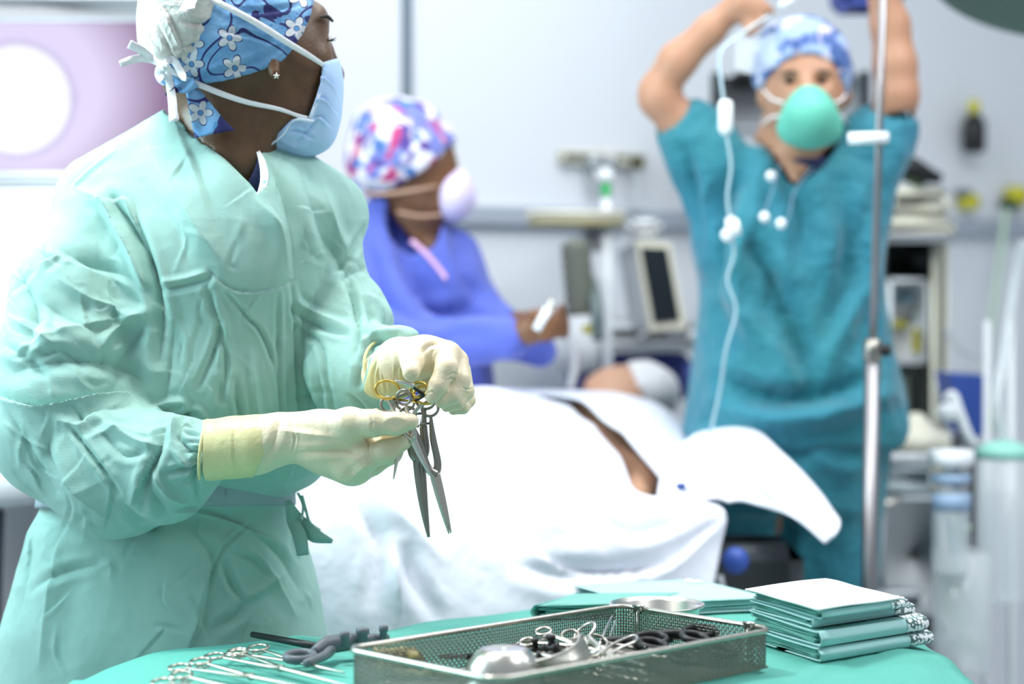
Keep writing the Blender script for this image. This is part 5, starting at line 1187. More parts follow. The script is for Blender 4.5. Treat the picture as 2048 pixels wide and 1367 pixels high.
mesh_obj('drip_chamber', *lathe([(.001, -.030), (.007, -.030), (.013, -.020), (.013, .026), (.009, .032), (.001, .032)], P(1451, 236, 3.6), 20), M['white_pl'], ln)
mesh_obj('tube', *sweep(spline([P(1540, 30, 3.7), P(1480, 70, 3.65), P(1440, 110, 3.62), P(1447, 200, 3.6), P(1452, 262, 3.6), P(1462, 330, 3.6), P(1455, 400, 3.6), P(1468, 500, 3.6), P(1455, 560, 3.6), P(1472, 620, 3.6), P(1452, 700, 3.6), P(1440, 780, 3.62), P(1420, 870, 3.64)], 90), .0028, 8), M['tube'], ln)
mesh_obj('roller_clamp', *join(box(P(1462, 452, 3.595), (.020, .016, .038), bev=.005), lathe([(.001, -.008), (.015, -.008), (.015, .008), (.001, .008)], P(1470, 455, 3.585), 18, (1, 0, .2)), lathe([(.001, -.006), (.012, -.006), (.012, .006), (.001, .006)], P(1455, 470, 3.585), 18, (0, 1, .2))), M['white_pl'], ln)

# ================================================================== woman in blue behind the patient
wom = thing('person', P(840, 1367, 4.15) * (1, 1, 0), 'woman in blue gown, flowered cap and pale mask standing behind the patient', 'person')
DW = 4.05
v = Vol((P(690, 0, 4.2)[0], 3.55, 0), (P(1150, 0, 4.0)[0], 4.4, P(0, 190, 4.0)[2]), .0085)
v.ell(P(815, 315, DW), (.088, .072, .088), .02); v.ell(P(868, 355, DW), (.048, .055, .080), .03); v.ell(P(870, 405, DW), (.040, .042, .035), .02)
v.cone(P(905, 335, DW), P(918, 366, DW), .008, .013, .012)
v.cone(P(830, 380, 4.06), P(820, 520, 4.10), .052, .060, .03)
v.loft([(470, 760, 920, 4.12, .07), (540, 750, 960, 4.12, .11), (700, 745, 965, 4.13, .12), (850, 740, 970, 4.14, .12), (1000, 730, 980, 4.15, .12)], .04)
v.chain([(905, 520, 4.1, 38), (950, 640, 4.05, 34), (1040, 650, 3.98, 26), (1082, 640, 3.93, 22)], .012)
v.chain([(770, 510, 3.98, 42), (790, 660, 3.90, 36), (960, 688, 3.82, 30), (1025, 672, 3.80, 24)], .012)
v.chain([(1025, 668, 3.80, 24), (1060, 660, 3.79, 28), (1078, 654, 3.79, 24)], .010)
for a, b in (((1090, 632), (1104, 618)), ((1098, 645), (1118, 630)), ((1096, 660), (1120, 650)), ((1086, 674), (1112, 672)), ((1060, 630), (1082, 622))):
    v.chain([(1068, 652, 3.785, 13), (a[0], a[1], 3.77, 10.5), (b[0], b[1], 3.775, 8.5)], .004)
v.chain([(1082, 640, 3.93, 22), (1112, 650, 3.86, 22)], .010)
for a, b in (((1122, 624), (1126, 610)), ((1130, 640), (1120, 622)), ((1132, 656), (1112, 646)), ((1128, 670), (1106, 668))):
    v.chain([(1116, 652, 3.85, 12), (a[0], a[1], 3.82, 9.5), (b[0], b[1], 3.80, 8)], .004)
for xx in (790, 900):
    a = P(xx, 1000, 4.15); k = np.array((a[0], 4.15, .48)); f = np.array((a[0], 4.17, .09)); v.cone(a, k, .085, .052, .04); v.cone(k, f, .052, .034, .02); v.cone(f + (0, 0, -.045), f + (.08, -.12, -.055), .034, .026, .02)
vbw = v
v = Vol(P(690, 430, 4.15) - (0, .32, 0), P(960, 190, 4.0) + (0, .16, 0), .007)
v.ell(P(806, 306, DW), (.110, .104, .104), .02); v.ell(P(775, 262, DW), (.070, .080, .060), .03); v.ell(P(752, 330, DW), (.050, .070, .060), .03)
v.G = np.maximum(v.G, v.poly([(680, 180), (880, 180), (910, 290), (896, 284), (880, 305), (850, 332), (812, 362), (780, 380), (745, 395), (705, 400), (690, 350)]))
V_, F_ = v.mesh(2); V_ = V_ + normals(V_, F_) * (.005 * ridged(V_, 28, 8, 2))[:, None]
mesh_obj('flowered_cap', V_, F_, blotch('pink_blue_print_cloth', (226, 222, 230), (((112, 122, 190), .50), ((186, 64, 120), .585), ((74, 112, 172), .59), ((206, 180, 176), .65), ((84, 62, 140), .62)), 17, .4), wom)
v = Vol(P(850, 460, 4.15) - (0, .26, 0), P(960, 320, 4.0) + (0, .12, 0), .006)
v.ell(P(906, 392, DW), (.042, .060, .054), .02); v.cone(P(915, 355, DW), P(935, 395, DW), .012, .010, .03); v.G = np.maximum(v.G, v.poly([(862, 370), (900, 350), (915, 335), (960, 330), (960, 460), (880, 460), (878, 400)]))
V_, F_ = v.mesh(2); mesh_obj('face_mask', V_, F_, M['mask_white'], wom)
mesh_obj('mask_strap', *sweep(spline([P(873, 372, 4.0), P(830, 380, 3.965), P(770, 388, 3.97), P(730, 385, 3.99)], 14), .0045, 6), mat('tan_strap', (176, 140, 116), .7), wom)
mesh_obj('mask_strap', *sweep(spline([P(882, 430, 4.01), P(840, 432, 3.995), P(795, 424, 4.0)], 12), .0045, 6), mat('tan_strap', (176, 140, 116), .7), wom)
v = Vol((P(690, 0, 4.2)[0], 3.62, .3), (P(1150, 0, 4.0)[0], 4.42, P(0, 375, 4.0)[2]), .0085)
v.loft([(420, 750, 880, 4.10, .08), (460, 728, 910, 4.10, .11), (540, 715, 955, 4.11, .135), (620, 715, 975, 4.12, .145), (700, 715, 980, 4.13, .15), (800, 712, 990, 4.14, .155), (1100, 690, 1010, 4.15, .18), (1550, 680, 1030, 4.15, .18)], .02)
v.chain([(785, 440, 4.08, 60), (760, 520, 4.02, 62), (775, 640, 3.94, 62)], .02); v.chain([(775, 640, 3.94, 60), (860, 690, 3.88, 50), (960, 682, 3.84, 46), (1018, 678, 3.81, 44)], .02)
v.chain([(910, 510, 4.11, 50), (950, 620, 4.08, 50), (1010, 670, 4.02, 46), (1080, 700, 3.97, 34)], .02)
v.cone(P(835, 370, 4.06), P(822, 470, 4.02), .054, .058, .006, op='s'); v.cone(P(840, 440, 3.98), P(880, 540, 3.92), .045, .012, .008, op='s')
V_, F_ = v.mesh(2); V_ = V_ + normals(V_, F_) * (.004 * ridged(V_, 12, 31, 3))[:, None]
V_ = folds(V_, F_, [('v', 18, 20, [(790, 440), (815, 540), (850, 620)]), ('v', 18, 22, [(750, 560), (800, 620), (860, 635), (930, 625)]), ('v', 16, 18, [(730, 480), (760, 560), (780, 620)]), ('r', 16, 12, [(830, 470), (870, 540), (900, 600)]), ('v', 14, 14, [(900, 450), (925, 540), (950, 600)]), ('v', 12, 12, [(820, 660), (860, 690), (900, 680)]), ('r', 14, 10, [(860, 650), (930, 650), (1000, 650)])])
mesh_obj('blue_gown', V_, F_, M['blue'], wom)
vbw.wear(v, [(600, 1500), (600, 440), (760, 400), (822, 478), (850, 500), (885, 560), (905, 440), (1000, 440), (1022, 640), (1022, 712), (1200, 720), (1300, 1500)], .022)
V_, F_ = vbw.mesh(2); mesh_obj('body', V_, F_, mat('deep_brown_skin', (112, 74, 48), .45, sss=.1), wom)
mesh_obj('collar_edge', *ribbon(spline([P(822, 480, 3.95), P(850, 505, 3.94), P(880, 540, 3.935), P(892, 558, 3.93)], 14), .010, (.7, 0, .7), .001), mat('pink_binding', (206, 160, 196), .7), wom)
sy = thing('syringe', P(1085, 640, 3.76), 'clear and white syringe held in the hands of the woman in blue', 'syringe')
mesh_obj('barrel', *sweep([P(1072, 660, 3.765), P(1098, 616, 3.765)], .009, 12), M['white_pl'], sy)
mesh_obj('plunger', *sweep([P(1098, 616, 3.765), P(1104, 600, 3.765)], .004, 10), M['cream'], sy)
# ================================================================== the room
DX = unit(np.array((1.54, 1.03, 0))); W0 = np.array((-.09, 4.9, 0)); WN = np.array((DX[1], -DX[0], 0))   # back wall direction and its inward normal
def WP(px, py, off=0.0):
    """point on the back wall plane (or off metres before it) seen at this place"""
    o = np.array((0, 0, CAMZ)); r = P(px, py, 1.0) - o; p0 = W0 + WN * off
    return o + r * (((p0 - o) @ WN) / (r @ WN))
wall_m = mat('white_wall_paint', (226, 229, 234), .55, bumps=(('noise', 3, .002),))
def struct(name, V, Fc, m): o = mesh_obj(name, V, Fc, m, smooth=False); return tag(o, kind='structure')
a, b = W0 - DX * 1.65, W0 + DX * 3.1
struct('wall_back', *box((a + b) / 2 - WN * .06 + (0, 0, 1.5), (np.linalg.norm(b - a), .12, 3.0), DX, WN), wall_m)
struct('wall_left', *box(a + np.array((-.06, -2.2, 1.5)), (.12, 4.6, 3.0)), wall_m)
struct('floor', *box((.6, 3.0, -.05), (6.2, 8.4, .10)), mat('pale_vinyl_floor', (224, 228, 232), .35, var=((190, 198, 204), 30, .3)))
struct('ceiling', *box((.6, 5.2, 3.05), (6.2, 3.6, .10)), mat('ceiling_paint', (232, 234, 236), .8))
# rail band across the wall and the vertical seam
def wall_band(name, x0, x1, y0, y1, off, m, kind='structure', th=.02):
    p, q = WP(x0, y0), WP(x1, y1); zc = (p[2] + q[2]) / 2; c = (p + q) / 2; c[2] = zc
    L = abs((q - p) @ DX); o = mesh_obj(name, *box(c + WN * (off), (L, th, abs(p[2] - q[2])), DX, WN, bev=.002), m); return tag(o, kind=kind) if kind else o
zt_, zb_ = WP(960, 412)[2], WP(960, 450)[2]
struct('trim_1', *box((a + b) / 2 + WN * .018 + (0, 0, zt_ / 2 + zb_ / 2), (np.linalg.norm(b - a) - .02, .036, zt_ - zb_), DX, WN, bev=.004), mat('grey_wall_rail', (164, 172, 184), .5))
sx = WP(812, 100); struct('trim_2', *box(np.array((sx[0], sx[1], 1.5)) + WN * .004, (.024, .012, 3.0), DX, WN), mat('grey_seam_strip', (112, 126, 138), .5))

# bright display on the left wall side: monitor with curved shapes
dsp = thing('display', P(140, 200, 4.0), 'large lit display showing pale violet arcs behind the nurse at the left', 'display')
SM = bpy.data.materials.new('violet_screen_image'); t = NT(SM); sep = t.n('ShaderNodeSeparateXYZ'); t.l(t.coord(), sep.inputs[0])
def circ(cx, cz, r, soft):
    dx = t.math('SUBTRACT', sep.outputs[0], cx); dz = t.math('SUBTRACT', sep.outputs[2], cz); d = t.math('SQRT', t.math('ADD', t.math('MULTIPLY', dx, dx), t.math('MULTIPLY', dz, dz)))
    return t.math('MINIMUM', t.math('MAXIMUM', t.math('MULTIPLY_ADD', d, 1 / soft, -(r - soft) / soft), 0.0), 1.0)
c0 = circ(-.105, -.0, .125, .02); c1 = circ(-.085, .02, .275, .13)
col = t.mix(c1, lin((226, 214, 246)), lin((142, 112, 148))); col = t.mix(c0, lin((250, 250, 255)), col)
ringm = t.math('LESS_THAN', t.math('ABSOLUTE', t.math('SUBTRACT', c0, .5)), .35); col = t.mix(t.math('MULTIPLY', ringm, .6), col, lin((190, 180, 226)))
t.l(col, t.b.inputs['Emission Color']); t.b.inputs['Emission Strength'].default_value = 1.0; t.b.inputs['Base Color'].default_value = (.02, .02, .02, 1)
q0, q1 = P(-60, 46, 4.0), P(345, 345, 4.0); c = (q0 + q1) / 2
mesh_obj('display_screen', *box(c, (q1[0] - q0[0], .02, q0[2] - q1[2]), bev=.004), SM, dsp)
q0, q1 = P(-90, -6, 4.0), P(375, 46, 4.0); c = (q0 + q1) / 2
mesh_obj('top_frame', *box(c + (0, -.01, 0), (q1[0] - q0[0], .05, q0[2] - q1[2]), bev=.008), M['white_pl'], dsp)
q0, q1 = P(-90, 345, 4.0), P(375, 362, 4.0); c = (q0 + q1) / 2
mesh_obj('bottom_frame', *box(c + (0, -.01, 0), (q1[0] - q0[0], .05, q0[2] - q1[2]), bev=.008), M['white_pl'], dsp)
q0 = P(140, 900, 4.05); mesh_obj('stand_column', *box((q0[0], 4.07, q0[2] / 2), (.30, .08, q0[2]), bev=.01), M['white_pl'], dsp)
mesh_obj('stand_base', *box((q0[0], 4.05, .03), (.6, .5, .06), bev=.02), M['white_pl'], dsp)
lb = thing('glow_panel', P(60, 600, 3.98), 'added glowing white panel standing in for window glow below the violet display', 'glow panel')
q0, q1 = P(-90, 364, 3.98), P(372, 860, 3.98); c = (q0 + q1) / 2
mesh_obj('glow_face', *box(c + (0, -.012, 0), (q1[0] - q0[0] - .03, .01, q0[2] - q1[2] - .03), bev=.003), mat('added_white_glow', (240, 246, 250), .5, emit=(236, 246, 255), estr=1.0), lb)  # emissive surface added in place of the overexposed window glow
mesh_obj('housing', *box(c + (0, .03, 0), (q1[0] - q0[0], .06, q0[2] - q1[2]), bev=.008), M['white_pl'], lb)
st_ = thing('stool', P(20, 1200, 3.5) * (1, 1, 0), 'dark stool with a pale seat partly hidden behind the nurse at the lower left', 'stool')
q = P(-60, 1000, 3.5); mesh_obj('seat', *lathe([(.001, 0), (.15, 0), (.16, .02), (.155, .05), (.14, .06), (.001, .06)], q, 32), M['grey_lt'], st_)
mesh_obj('column', *sweep([(q[0], q[1], .08), q], .028, 14), M['black'], st_)
mesh_obj('skirt', *lathe([(.001, -.28), (.05, -.28), (.06, -.02), (.03, 0)], q, 24), M['grey_dk'], st_)
mesh_obj('footring', *sweep([(q[0] + .2 * math.cos(a_), q[1] + .2 * math.sin(a_), .10) for a_ in np.linspace(0, 6.283, 30, endpoint=False)], .012, 8, closed=True), M['grey_dk'], st_)
for k in range(5): mesh_obj('leg', *sweep([(q[0], q[1], .10), (q[0] + .24 * math.cos(k * 1.2566), q[1] + .24 * math.sin(k * 1.2566), .03)], [.018, .012], 8), M['black'], st_)

# ---- equipment in the middle
def pbox(name, x0, y0, x1, y1, d, depth, m, par, bev=.006, ux=(1, 0, 0)):
    p, q = P(x0, y0, d), P(x1, y1, d); c = (p + q) / 2 + np.array((0, depth / 2, 0)); uy = np.cross((0, 0, 1), unit(ux))
    return mesh_obj(name, *box(c, (abs(q[0] - p[0]), depth, abs(p[2] - q[2])), ux, uy, bev=bev), m, par)
tr = thing('monitor_trolley', P(1260, 1300, 4.5) * (1, 1, 0), 'pale trolley carrying the patient monitor behind the head end', 'trolley')
pbox('trolley_top', 1130, 640, 1392, 705, 4.72, .26, M['white_pl'], tr, .02)
pbox('blue_base', 1138, 706, 1385, 800, 4.76, .26, M['blue_pad'], tr, .02)
q = P(1260, 800, 4.84); mesh_obj('column', *box((q[0], 4.88, q[2] / 2 + .03), (.2, .18, q[2] - .06), bev=.02), M['white_pl'], tr)
mesh_obj('base', *box((q[0], 4.86, .06), (.36, .22, .07), bev=.02), M['white_pl'], tr)
for a_, b_ in ((-.14, -.09), (.14, -.09), (-.14, .09), (.14, .09)): mesh_obj('caster', *lathe([(.001, -.012), (.03, -.012), (.03, .012), (.001, .012)], (q[0] + a_, 4.86 + b_, .03), 16, (1, 0, 0)), M['black'], tr)
mn = thing('patient_monitor', P(1290, 690, 4.35), 'cream patient monitor with dark screen standing on the trolley', 'monitor')
R0 = P(1230, 490, 4.69)
def quad_prism(name, pts, dep, m, par):
    """outline of given points at their own depth, extruded backwards"""
    A = [P(*p_) for p_ in pts]; Bk = [a_ + np.array((0, dep, 0)) for a_ in A]; n = len(A)
    return mesh_obj(name, np.array(A + Bk), [tuple(range(n))[::-1], tuple(range(n, 2 * n))] + [(i, (i + 1) % n, n + (i + 1) % n, n + i) for i in range(n)], m, par, smooth=False)
quad_prism('case_side', [(1240, 500, 4.72), (1275, 478, 4.66), (1305, 660, 4.66), (1268, 655, 4.72)], .14, M['grey_lt'], mn)
quad_prism('front_panel', [(1270, 480, 4.655), (1340, 484, 4.66), (1374, 655, 4.66), (1300, 662, 4.655)], .05, M['cream'], mn)
quad_prism('screen', [(1281, 494, 4.650), (1334, 496, 4.655), (1360, 640, 4.655), (1308, 646, 4.650)], .02, M['screen'], mn)
pbox('foot', 1280, 655, 1385, 690, 4.68, .14, M['white_pl'], mn, .01)
pbox('top_module', 1255, 436, 1325, 470, 4.68, .16, M['white_pl'], mn, .012)
pbox('keypad', 1330, 660, 1370, 676, 4.66, .03, M['grey_lt'], mn, .004)
vn = thing('breathing_apparatus', P(1170, 650, 4.4), 'dark corrugated breathing apparatus with pale head beside the white pole', 'apparatus')
pbox('head_unit', 1132, 482, 1172, 512, 4.40, .08, M['white_pl'], vn, .01)
mesh_obj('sensor', *lathe([(.001, -.02), (.018, -.02), (.02, .0), (.018, .02), (.001, .02)], P(1153, 518, 4.38), 20), mat('slate_plastic', (110, 140, 152), .5), vn)
mesh_obj('bellows', *lathe([(.001, 0)] + [(.030 + .005 * (k % 2), .012 * k) for k in range(14)] + [(.001, .17)], P(1162, 630, 4.38), 24, (-.08, 0, 1)), mat('olive_grey_plastic', (112, 116, 104), .5), vn)
mesh_obj('hose', *sweep(spline([P(1172, 540, 4.66), P(1192, 600, 4.33), P(1196, 680, 4.30)], 16), .014, 12), mat('slate_hose', (104, 118, 116), .5), vn)
mesh_obj('hose', *sweep(spline([P(1128, 650, 4.3), P(1150, 720, 4.28), P(1140, 780, 4.26)], 14), .009, 10), M['grey_lt'], vn)
mesh_obj('yellow_mark', *box(P(1176, 658, 4.30), (.026, .012, .018), bev=.004), M['yellow'], vn)
mesh_obj('white_pouch', *lathe([(.001, -.09), (.055, -.08), (.060, -.02), (.03, .06), (.001, .075)], P(1155, 670, 4.66), 20), M['white_pl'], vn)
wp = thing('drip_pole', np.array((P(1216, 900, 4.55)[0], 4.6, 0)), 'slim white pole with green tip standing behind the patient', 'pole')
q0, q1 = P(1216, 745, 4.6), P(1212, 395, 4.6); mesh_obj('pole', *sweep([(q0[0], 4.6, .02), (q0[0], 4.6, q0[2]), q1], .011, 12), M['white_pl'], wp)
mesh_obj('green_tip', *lathe([(.001, 0), (.011, 0), (.012, .02), (.008, .036), (.001, .038)], q1 + (0, 0, 0), 16), M['green_pl'], wp)
mesh_obj('cap', *lathe([(.001, .036), (.016, .036), (.018, .05), (.012, .066), (.001, .068)], q1, 16), M['white_pl'], wp)
mesh_obj('foot', *lathe([(.001, 0), (.14, 0), (.13, .02), (.02, .03), (.001, .03)], (q0[0], 4.6, 0), 24), M['white_pl'], wp)
# wall arm, with yellowed underside
wa = thing('equipment_bar', WP(1150, 440, .3), 'long cream equipment bar with yellowed underside in front of the grey wall rail', 'equipment bar')
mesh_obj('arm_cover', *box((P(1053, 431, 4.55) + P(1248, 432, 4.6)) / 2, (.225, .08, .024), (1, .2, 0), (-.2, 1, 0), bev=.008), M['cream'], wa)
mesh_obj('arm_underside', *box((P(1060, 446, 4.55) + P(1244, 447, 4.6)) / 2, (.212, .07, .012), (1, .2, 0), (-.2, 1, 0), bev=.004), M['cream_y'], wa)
mesh_obj('bracket', *box(P(1185, 470, 4.62), (.05, .05, .08), bev=.01), M['grey_lt'], wa)
mesh_obj('wall_mount', *box((P(1190, 440, 4.62) + WP(1190, 440)) / 2, (.03, np.linalg.norm(P(1190, 440, 4.62) - WP(1190, 440)), .03), DX, unit(WP(1190, 440) - P(1190, 440, 4.62)), bev=.004), M['grey_lt'], wa)
wo = thing('wall_outlet_strip', WP(1195, 318), 'cream strip with outlets mounted on the back wall above the rail', 'outlet strip')
mesh_obj('strip', *box((WP(1112, 318) + WP(1282, 318)) / 2 + WN * .015, (np.linalg.norm(WP(1112, 318) - WP(1282, 318)), .03, .034), DX, WN, bev=.006), M['cream'], wo)
for x in (1182, 1212): mesh_obj('outlet', *lathe([(.001, 0), (.016, 0), (.014, .03), (.001, .03)], WP(x, 322, .03), 18, WN), M['grey_lt'], wo)
mesh_obj('dark_plug', *box(WP(1274, 326, .05), (.020, .04, .034), DX, WN, bev=.006), mat('olive_plug', (92, 88, 56), .5), wo)
mesh_obj('plug_cable', *sweep(spline([WP(1274, 338, .05), WP(1276, 380, .05), WP(1272, 425, .05)], 12), .009, 8), M['grey_lt'], wo)
mesh_obj('white_plug', *box(WP(1204, 355, .05), (.05, .04, .05), DX, WN, bev=.01), M['white_pl'], wo)

# ---- grey screen behind the man's head
gm = thing('wall_monitor', P(1580, 250, 4.9), 'grey backed monitor on an arm behind the head of the man in teal', 'monitor')
pbox('screen_back', 1432, 146, 1735, 262, 4.9, .05, mat('mid_grey_plastic', (186, 190, 194), .5), gm, .01)
for x0, x1 in ((1425, 1440), (1722, 1742)): pbox('side_frame', x0, 140, x1, 268, 4.88, .06, M['grey_dk'], gm, .008)
pbox('dark_panel', 1466, 142, 1535, 178, 4.86, .04, M['black'], gm, .01)
pbox('lower_frame', 1430, 252, 1738, 268, 4.87, .06, M['grey_lt'], gm, .006)
q = P(1580, 200, 5.0); w_ = WP(1580, 200); mesh_obj('arm', *sweep([q, w_], .025, 10), M['grey_lt'], gm)

# ---- anaesthetic machine at the right
am = thing('anaesthesia_machine', P(1840, 1367, 4.76) * (1, 1, 0), 'cream anaesthesia machine with dark display and tall frame behind the infusion stand', 'machine')
pbox('upper_box', 1775, 372, 1900, 440, 4.76, .30, M['cream'], am, .02)
pbox('shelf', 1765, 436, 1912, 478, 4.72, .36, M['cream'], am, .015)
pbox('shelf_edge', 1768, 466, 1905, 484, 4.70, .36, M['grey_lt'], am, .006)
pbox('display_panel', 1768, 484, 1868, 556, 4.80, .10, mat('near_black_glass', (20, 26, 26), .2), am, .006)
pbox('label_panel', 1776, 556, 1858, 728, 4.78, .12, M['white_pl'], am, .01)
for x, y, w_, h_, c_ in ((1808, 594, .045, .035, mat('slate_dial', (92, 120, 132), .5)), (1800, 648, .034, .016, M['yellow']), (1832, 680, .018, .056, M['yellow'])):
    mesh_obj('dial' if w_ > .04 else 'yellow_label', *box(P(x, y, 4.77), (w_, .012, h_), bev=.003), c_, am)
pbox('frame_post', 1864, 478, 1898, 1200, 4.78, .10, M['cream'], am, .012)
pbox('column', 1800, 728, 1866, 1200, 4.84, .20, mat('grey_green_metal', (116, 124, 116), .5), am, .02)
q = P(1840, 1200, 4.86); mesh_obj('base', *box((q[0], 4.92, .10), (.5, .42, .16), bev=.03), M['white_pl'], am)
mesh_obj('black_mask', *sweep(spline([P(1796, 330, 4.78), P(1822, 334, 4.76), P(1850, 348, 4.76), P(1882, 358, 4.76)], 16), [.016, .026, .022, .012], 14), M['black'], am)
mesh_obj('mask_strap', *sweep(spline([P(1800, 352, 4.78), P(1830, 362, 4.76), P(1850, 368, 4.76)], 12), [.008, .012, .006], 10), mat('dark_green_rubber', (40, 62, 30), .6), am)
# bottle and outlets on the wall
wb = thing('wall_suction_bottle', WP(1952, 250), 'black bottle with yellow cap fixed high on the wall at the right', 'bottle')
mesh_obj('bottle_body', *lathe([(.001, -.062), (.030, -.062), (.034, -.050), (.034, .020), (.026, .040), (.012, .050), (.001, .050)], WP(1948, 262, .06), 28), M['black'], wb)
mesh_obj('yellow_cap', *lathe([(.001, .050), (.013, .050), (.018, .062), (.018, .078), (.012, .090), (.001, .090)], WP(1948, 262, .06), 20), M['yellow'], wb)
mesh_obj('bracket', *box(WP(1948, 255, .02), (.03, .05, .03), DX, WN, bev=.004), M['grey_lt'], wb)
for px_0, lb in ((1925, 'yellow and grey gas outlet on the wall rail beside the anaesthesia machine'), (2021, 'yellow and green gas outlet on the wall rail near the right edge')):
    g_ = thing('gas_outlet', WP(px_0, 400), lb, 'outlet'); big = px_0 > 2000
    mesh_obj('yellow_body', *lathe([(.001, 0), (.030 if big else .024, 0), (.028 if big else .022, .05), (.001, .05)], WP(px_0, 392 if big else 404, .01), 24, WN), M['yellow'], g_)
    mesh_obj('dark_collar', *box(WP(px_0 + (0 if big else 3), 408 if big else 386, .03), (.055 if big else .035, .05, .030 if big else .022), DX, WN, bev=.006), mat('dark_green_plastic', (34, 78, 50), .5) if big else mat('slate_collar', (120, 132, 138), .5), g_)
wt_ = thing('hanging_tube', WP(2000, 430), 'long pale green tube hanging from the gas outlet near the right edge', 'tube')
mesh_obj('tube', *sweep(spline([WP(2012, 418, .06), WP(2006, 470, .08), WP(1990, 600, .12), WP(1975, 720, .15), WP(1985, 860, .2)], 30), .010, 10), M['gold_tube'], wt_)
cb = tag(mesh_obj('cable', *sweep(spline([P(1890, 660, 4.76), P(1925, 700, 4.75), P(1965, 712, 4.74), P(1985, 735, 4.74)], 20), .006, 8), M['grey_lt']), 'thin grey cable running right from the machine frame', 'cable')

# ---- cart and canisters at the lower right
ct = thing('supply_cart', P(1830, 1367, 3.95) * (1, 1, 0), 'white supply cart with drawers in front of the anaesthesia machine', 'cart')
pbox('cart_top', 1752, 905, 1905, 930, 4.20, .34, M['white_pl'], ct, .01)
pbox('drawer', 1756, 932, 1868, 985, 4.21, .32, mat('pale_blue_plastic', (222, 236, 240), .4), ct, .01)
pbox('body_panel', 1760, 990, 1890, 1230, 4.22, .30, mat('pale_grey_panel', (226, 232, 234), .4), ct, .01)
pbox('lower_tray', 1745, 1180, 1850, 1230, 4.18, .33, M['white_pl'], ct, .01)
q = P(1830, 1230, 4.38); mesh_obj('base', *box((q[0], 4.38, q[2] / 2 + .02), (.15, .30, q[2] - .08), bev=.01), M['grey_lt'], ct)
for a_, b_ in ((-.06, -.12), (.06, -.12), (-.06, .12), (.06, .12)): mesh_obj('caster', *lathe([(.001, -.010), (.03, -.010), (.03, .010), (.001, .010)], (q[0] + a_, 4.38 + b_, .03), 14, (1, 0, 0)), M['black'], ct)
mesh_obj('handle', *sweep(spline([P(1752, 1000, 4.19), P(1775, 1006, 4.18), P(1800, 998, 4.19)], 10), .006, 8), M['steel'], ct)
mh = thing('plastic_cover', P(1830, 905, 4.32), 'cream peaked plastic cover lying on top of the supply cart', 'cover')
mesh_obj('cover_shell', *lathe([(.001, 0), (.072, 0), (.076, .03), (.068, .045), (.035, .060), (.018, .085), (.010, .090), (.001, .090)], P(1832, 908, 4.32), 32), M['cream'], mh)
bb = thing('bin', P(1940, 870, 4.3), 'blue plastic bin at the right, behind the bottles and tubes', 'bin')
quad_prism('bin_body', [(1900, 748, 4.3), (1985, 752, 4.3), (1968, 872, 4.3), (1925, 868, 4.3)], .16, M['blue_bin'], bb)
pbox('bin_stand', 1925, 868, 1960, 1250, 4.34, .12, M['grey_lt'], bb, .01)
hb = thing('hook_arm', P(1895, 820, 4.1), 'curved white bracket in front of the blue bin', 'bracket')
mesh_obj('curved_bar', *sweep(spline([P(1890, 800, 4.15), P(1905, 790, 4.14), P(1916, 820, 4.13), P(1935, 868, 4.12), P(1950, 890, 4.12)], 20), [.010, .012, .010], 10), M['white_pl'], hb)
mesh_obj('joint', *lathe([(.001, -.012), (.02, -.012), (.02, .012), (.001, .012)], P(1895, 825, 4.13), 20, (0, 1, 0)), M['white_pl'], hb)
bt = thing('medicine_bottle', P(1905, 1050, 3.85), 'clear bottle with blue bands and white top beside the supply cart', 'bottle')
mesh_obj('bottle', *lathe([(.001, -.13), (.034, -.13), (.036, -.12), (.036, .0), (.028, .03), (.018, .05), (.018, .09), (.001, .09)], P(1902, 1010, 3.85), 28), M['clear'], bt)
for y, h_ in ((950, .008), (996, .016)): mesh_obj('blue_band', *lathe([(.030, -h_), (.0375, -h_), (.0375, h_), (.030, h_)], P(1902, y + 6, 3.85), 28), mat('grey_blue_label', (150, 176, 204), .5), bt)
mesh_obj('lid', *lathe([(.001, 0), (.040, 0), (.044, .01), (.044, .03), (.001, .03)], P(1902, 930, 3.85), 28), M['white_pl'], bt)
jr = thing('suction_canister', P(2005, 1200, 4.0), 'large clear suction canister with mint green lid at the right edge', 'canister')
mesh_obj('canister', *lathe([(.001, -.30), (.044, -.30), (.050, -.28), (.054, -.01), (.001, -.01)], P(2008, 905, 4.0), 32), M['clear'], jr)
mesh_obj('mint_lid', *lathe([(.001, -.01), (.055, -.01), (.057, .006), (.038, .018), (.020, .024), (.001, .024)], P(2008, 905, 4.0), 32), M['mint_pl'], jr)
mesh_obj('hose', *sweep(spline([P(2010, 880, 4.0), P(1995, 800, 4.0), P(2010, 700, 4.05), P(2030, 560, 4.1), P(2050, 480, 4.1)], 30), .012, 10), M['clear'], jr)
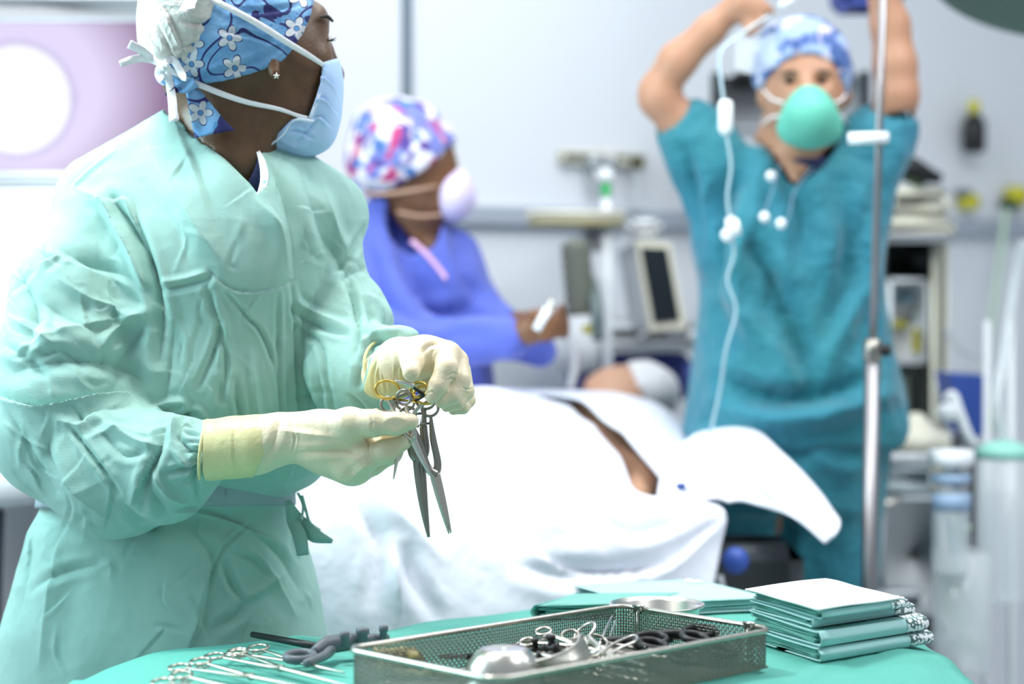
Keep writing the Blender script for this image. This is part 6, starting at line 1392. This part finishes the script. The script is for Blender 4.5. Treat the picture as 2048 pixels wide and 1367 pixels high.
j2 = thing('suction_canister', P(1935, 1250, 3.95), 'tall clear canister holding tangled pale tubes at the lower right', 'canister')
mesh_obj('canister', *lathe([(.001, -.24), (.050, -.24), (.056, -.22), (.058, .0), (.054, 0), (.050, -.20), (.001, -.22)], P(1925, 1100, 3.9), 32, caps=False), M['clear'], j2)
for k in range(4):
    mesh_obj('tube', *sweep(spline([P(1890 + 16 * k, 1020 + 10 * k, 3.9), P(1915 - 6 * k, 1120, 3.88 + .02 * k), P(1940 - 14 * k, 1220, 3.9), P(1905 + 18 * k, 1300, 3.92)], 20), .007, 8), M['gold_tube'] if k % 2 else M['tube'], j2)
for k, x in enumerate((1975, 2030)):
    q = thing('tube_rack', P(x, 1250, 4.1), ('pale vertical rod beside the mint-lidded canister', 'pale vertical rod at the extreme right edge')[k], 'rod')
    mesh_obj('rod', *sweep([(P(x, 900, 4.15)[0], 4.15, .01), P(x - 8 * k, 640, 4.15)], .008, 10), M['white_pl'], q)
    mesh_obj('foot', *lathe([(.001, 0), (.08, 0), (.07, .015), (.001, .02)], (P(x, 900, 4.15)[0], 4.15, 0), 20), M['white_pl'], q)
# surgical lamps overhead
sl = thing('surgical_lamp', P(2020, -40, 4.1), 'dark green rimmed surgical lamp at the top right corner', 'lamp')
mesh_obj('lamp_dome', *lathe([(.001, .10), (.08, .095), (.20, .05), (.245, .0), (.24, -.012), (.225, -.008), (.19, .03), (.001, .05)], P(2105, -22, 4.0), 48, (.22, .22, 1)), mat('sage_lamp_housing', (96, 122, 112), .4), sl)
mesh_obj('lamp_arm', *sweep(spline([P(2085, -70, 4.0), P(2100, -140, 4.05), P(2100, -380, 4.1)], 12), .03, 12), M['white_pl'], sl)
uh = thing('ceiling_unit', P(1750, -30, 4.6), 'blue-violet underside of a ceiling unit above the raised arm', 'unit')
pbox('housing', 1685, -70, 1815, 8, 4.5, .2, M['blue_pad'], uh, .02)
q = P(1750, -70, 4.6); mesh_obj('drop_tube', *sweep([q, (q[0], q[1], 3.0)], .03, 12), M['white_pl'], uh)
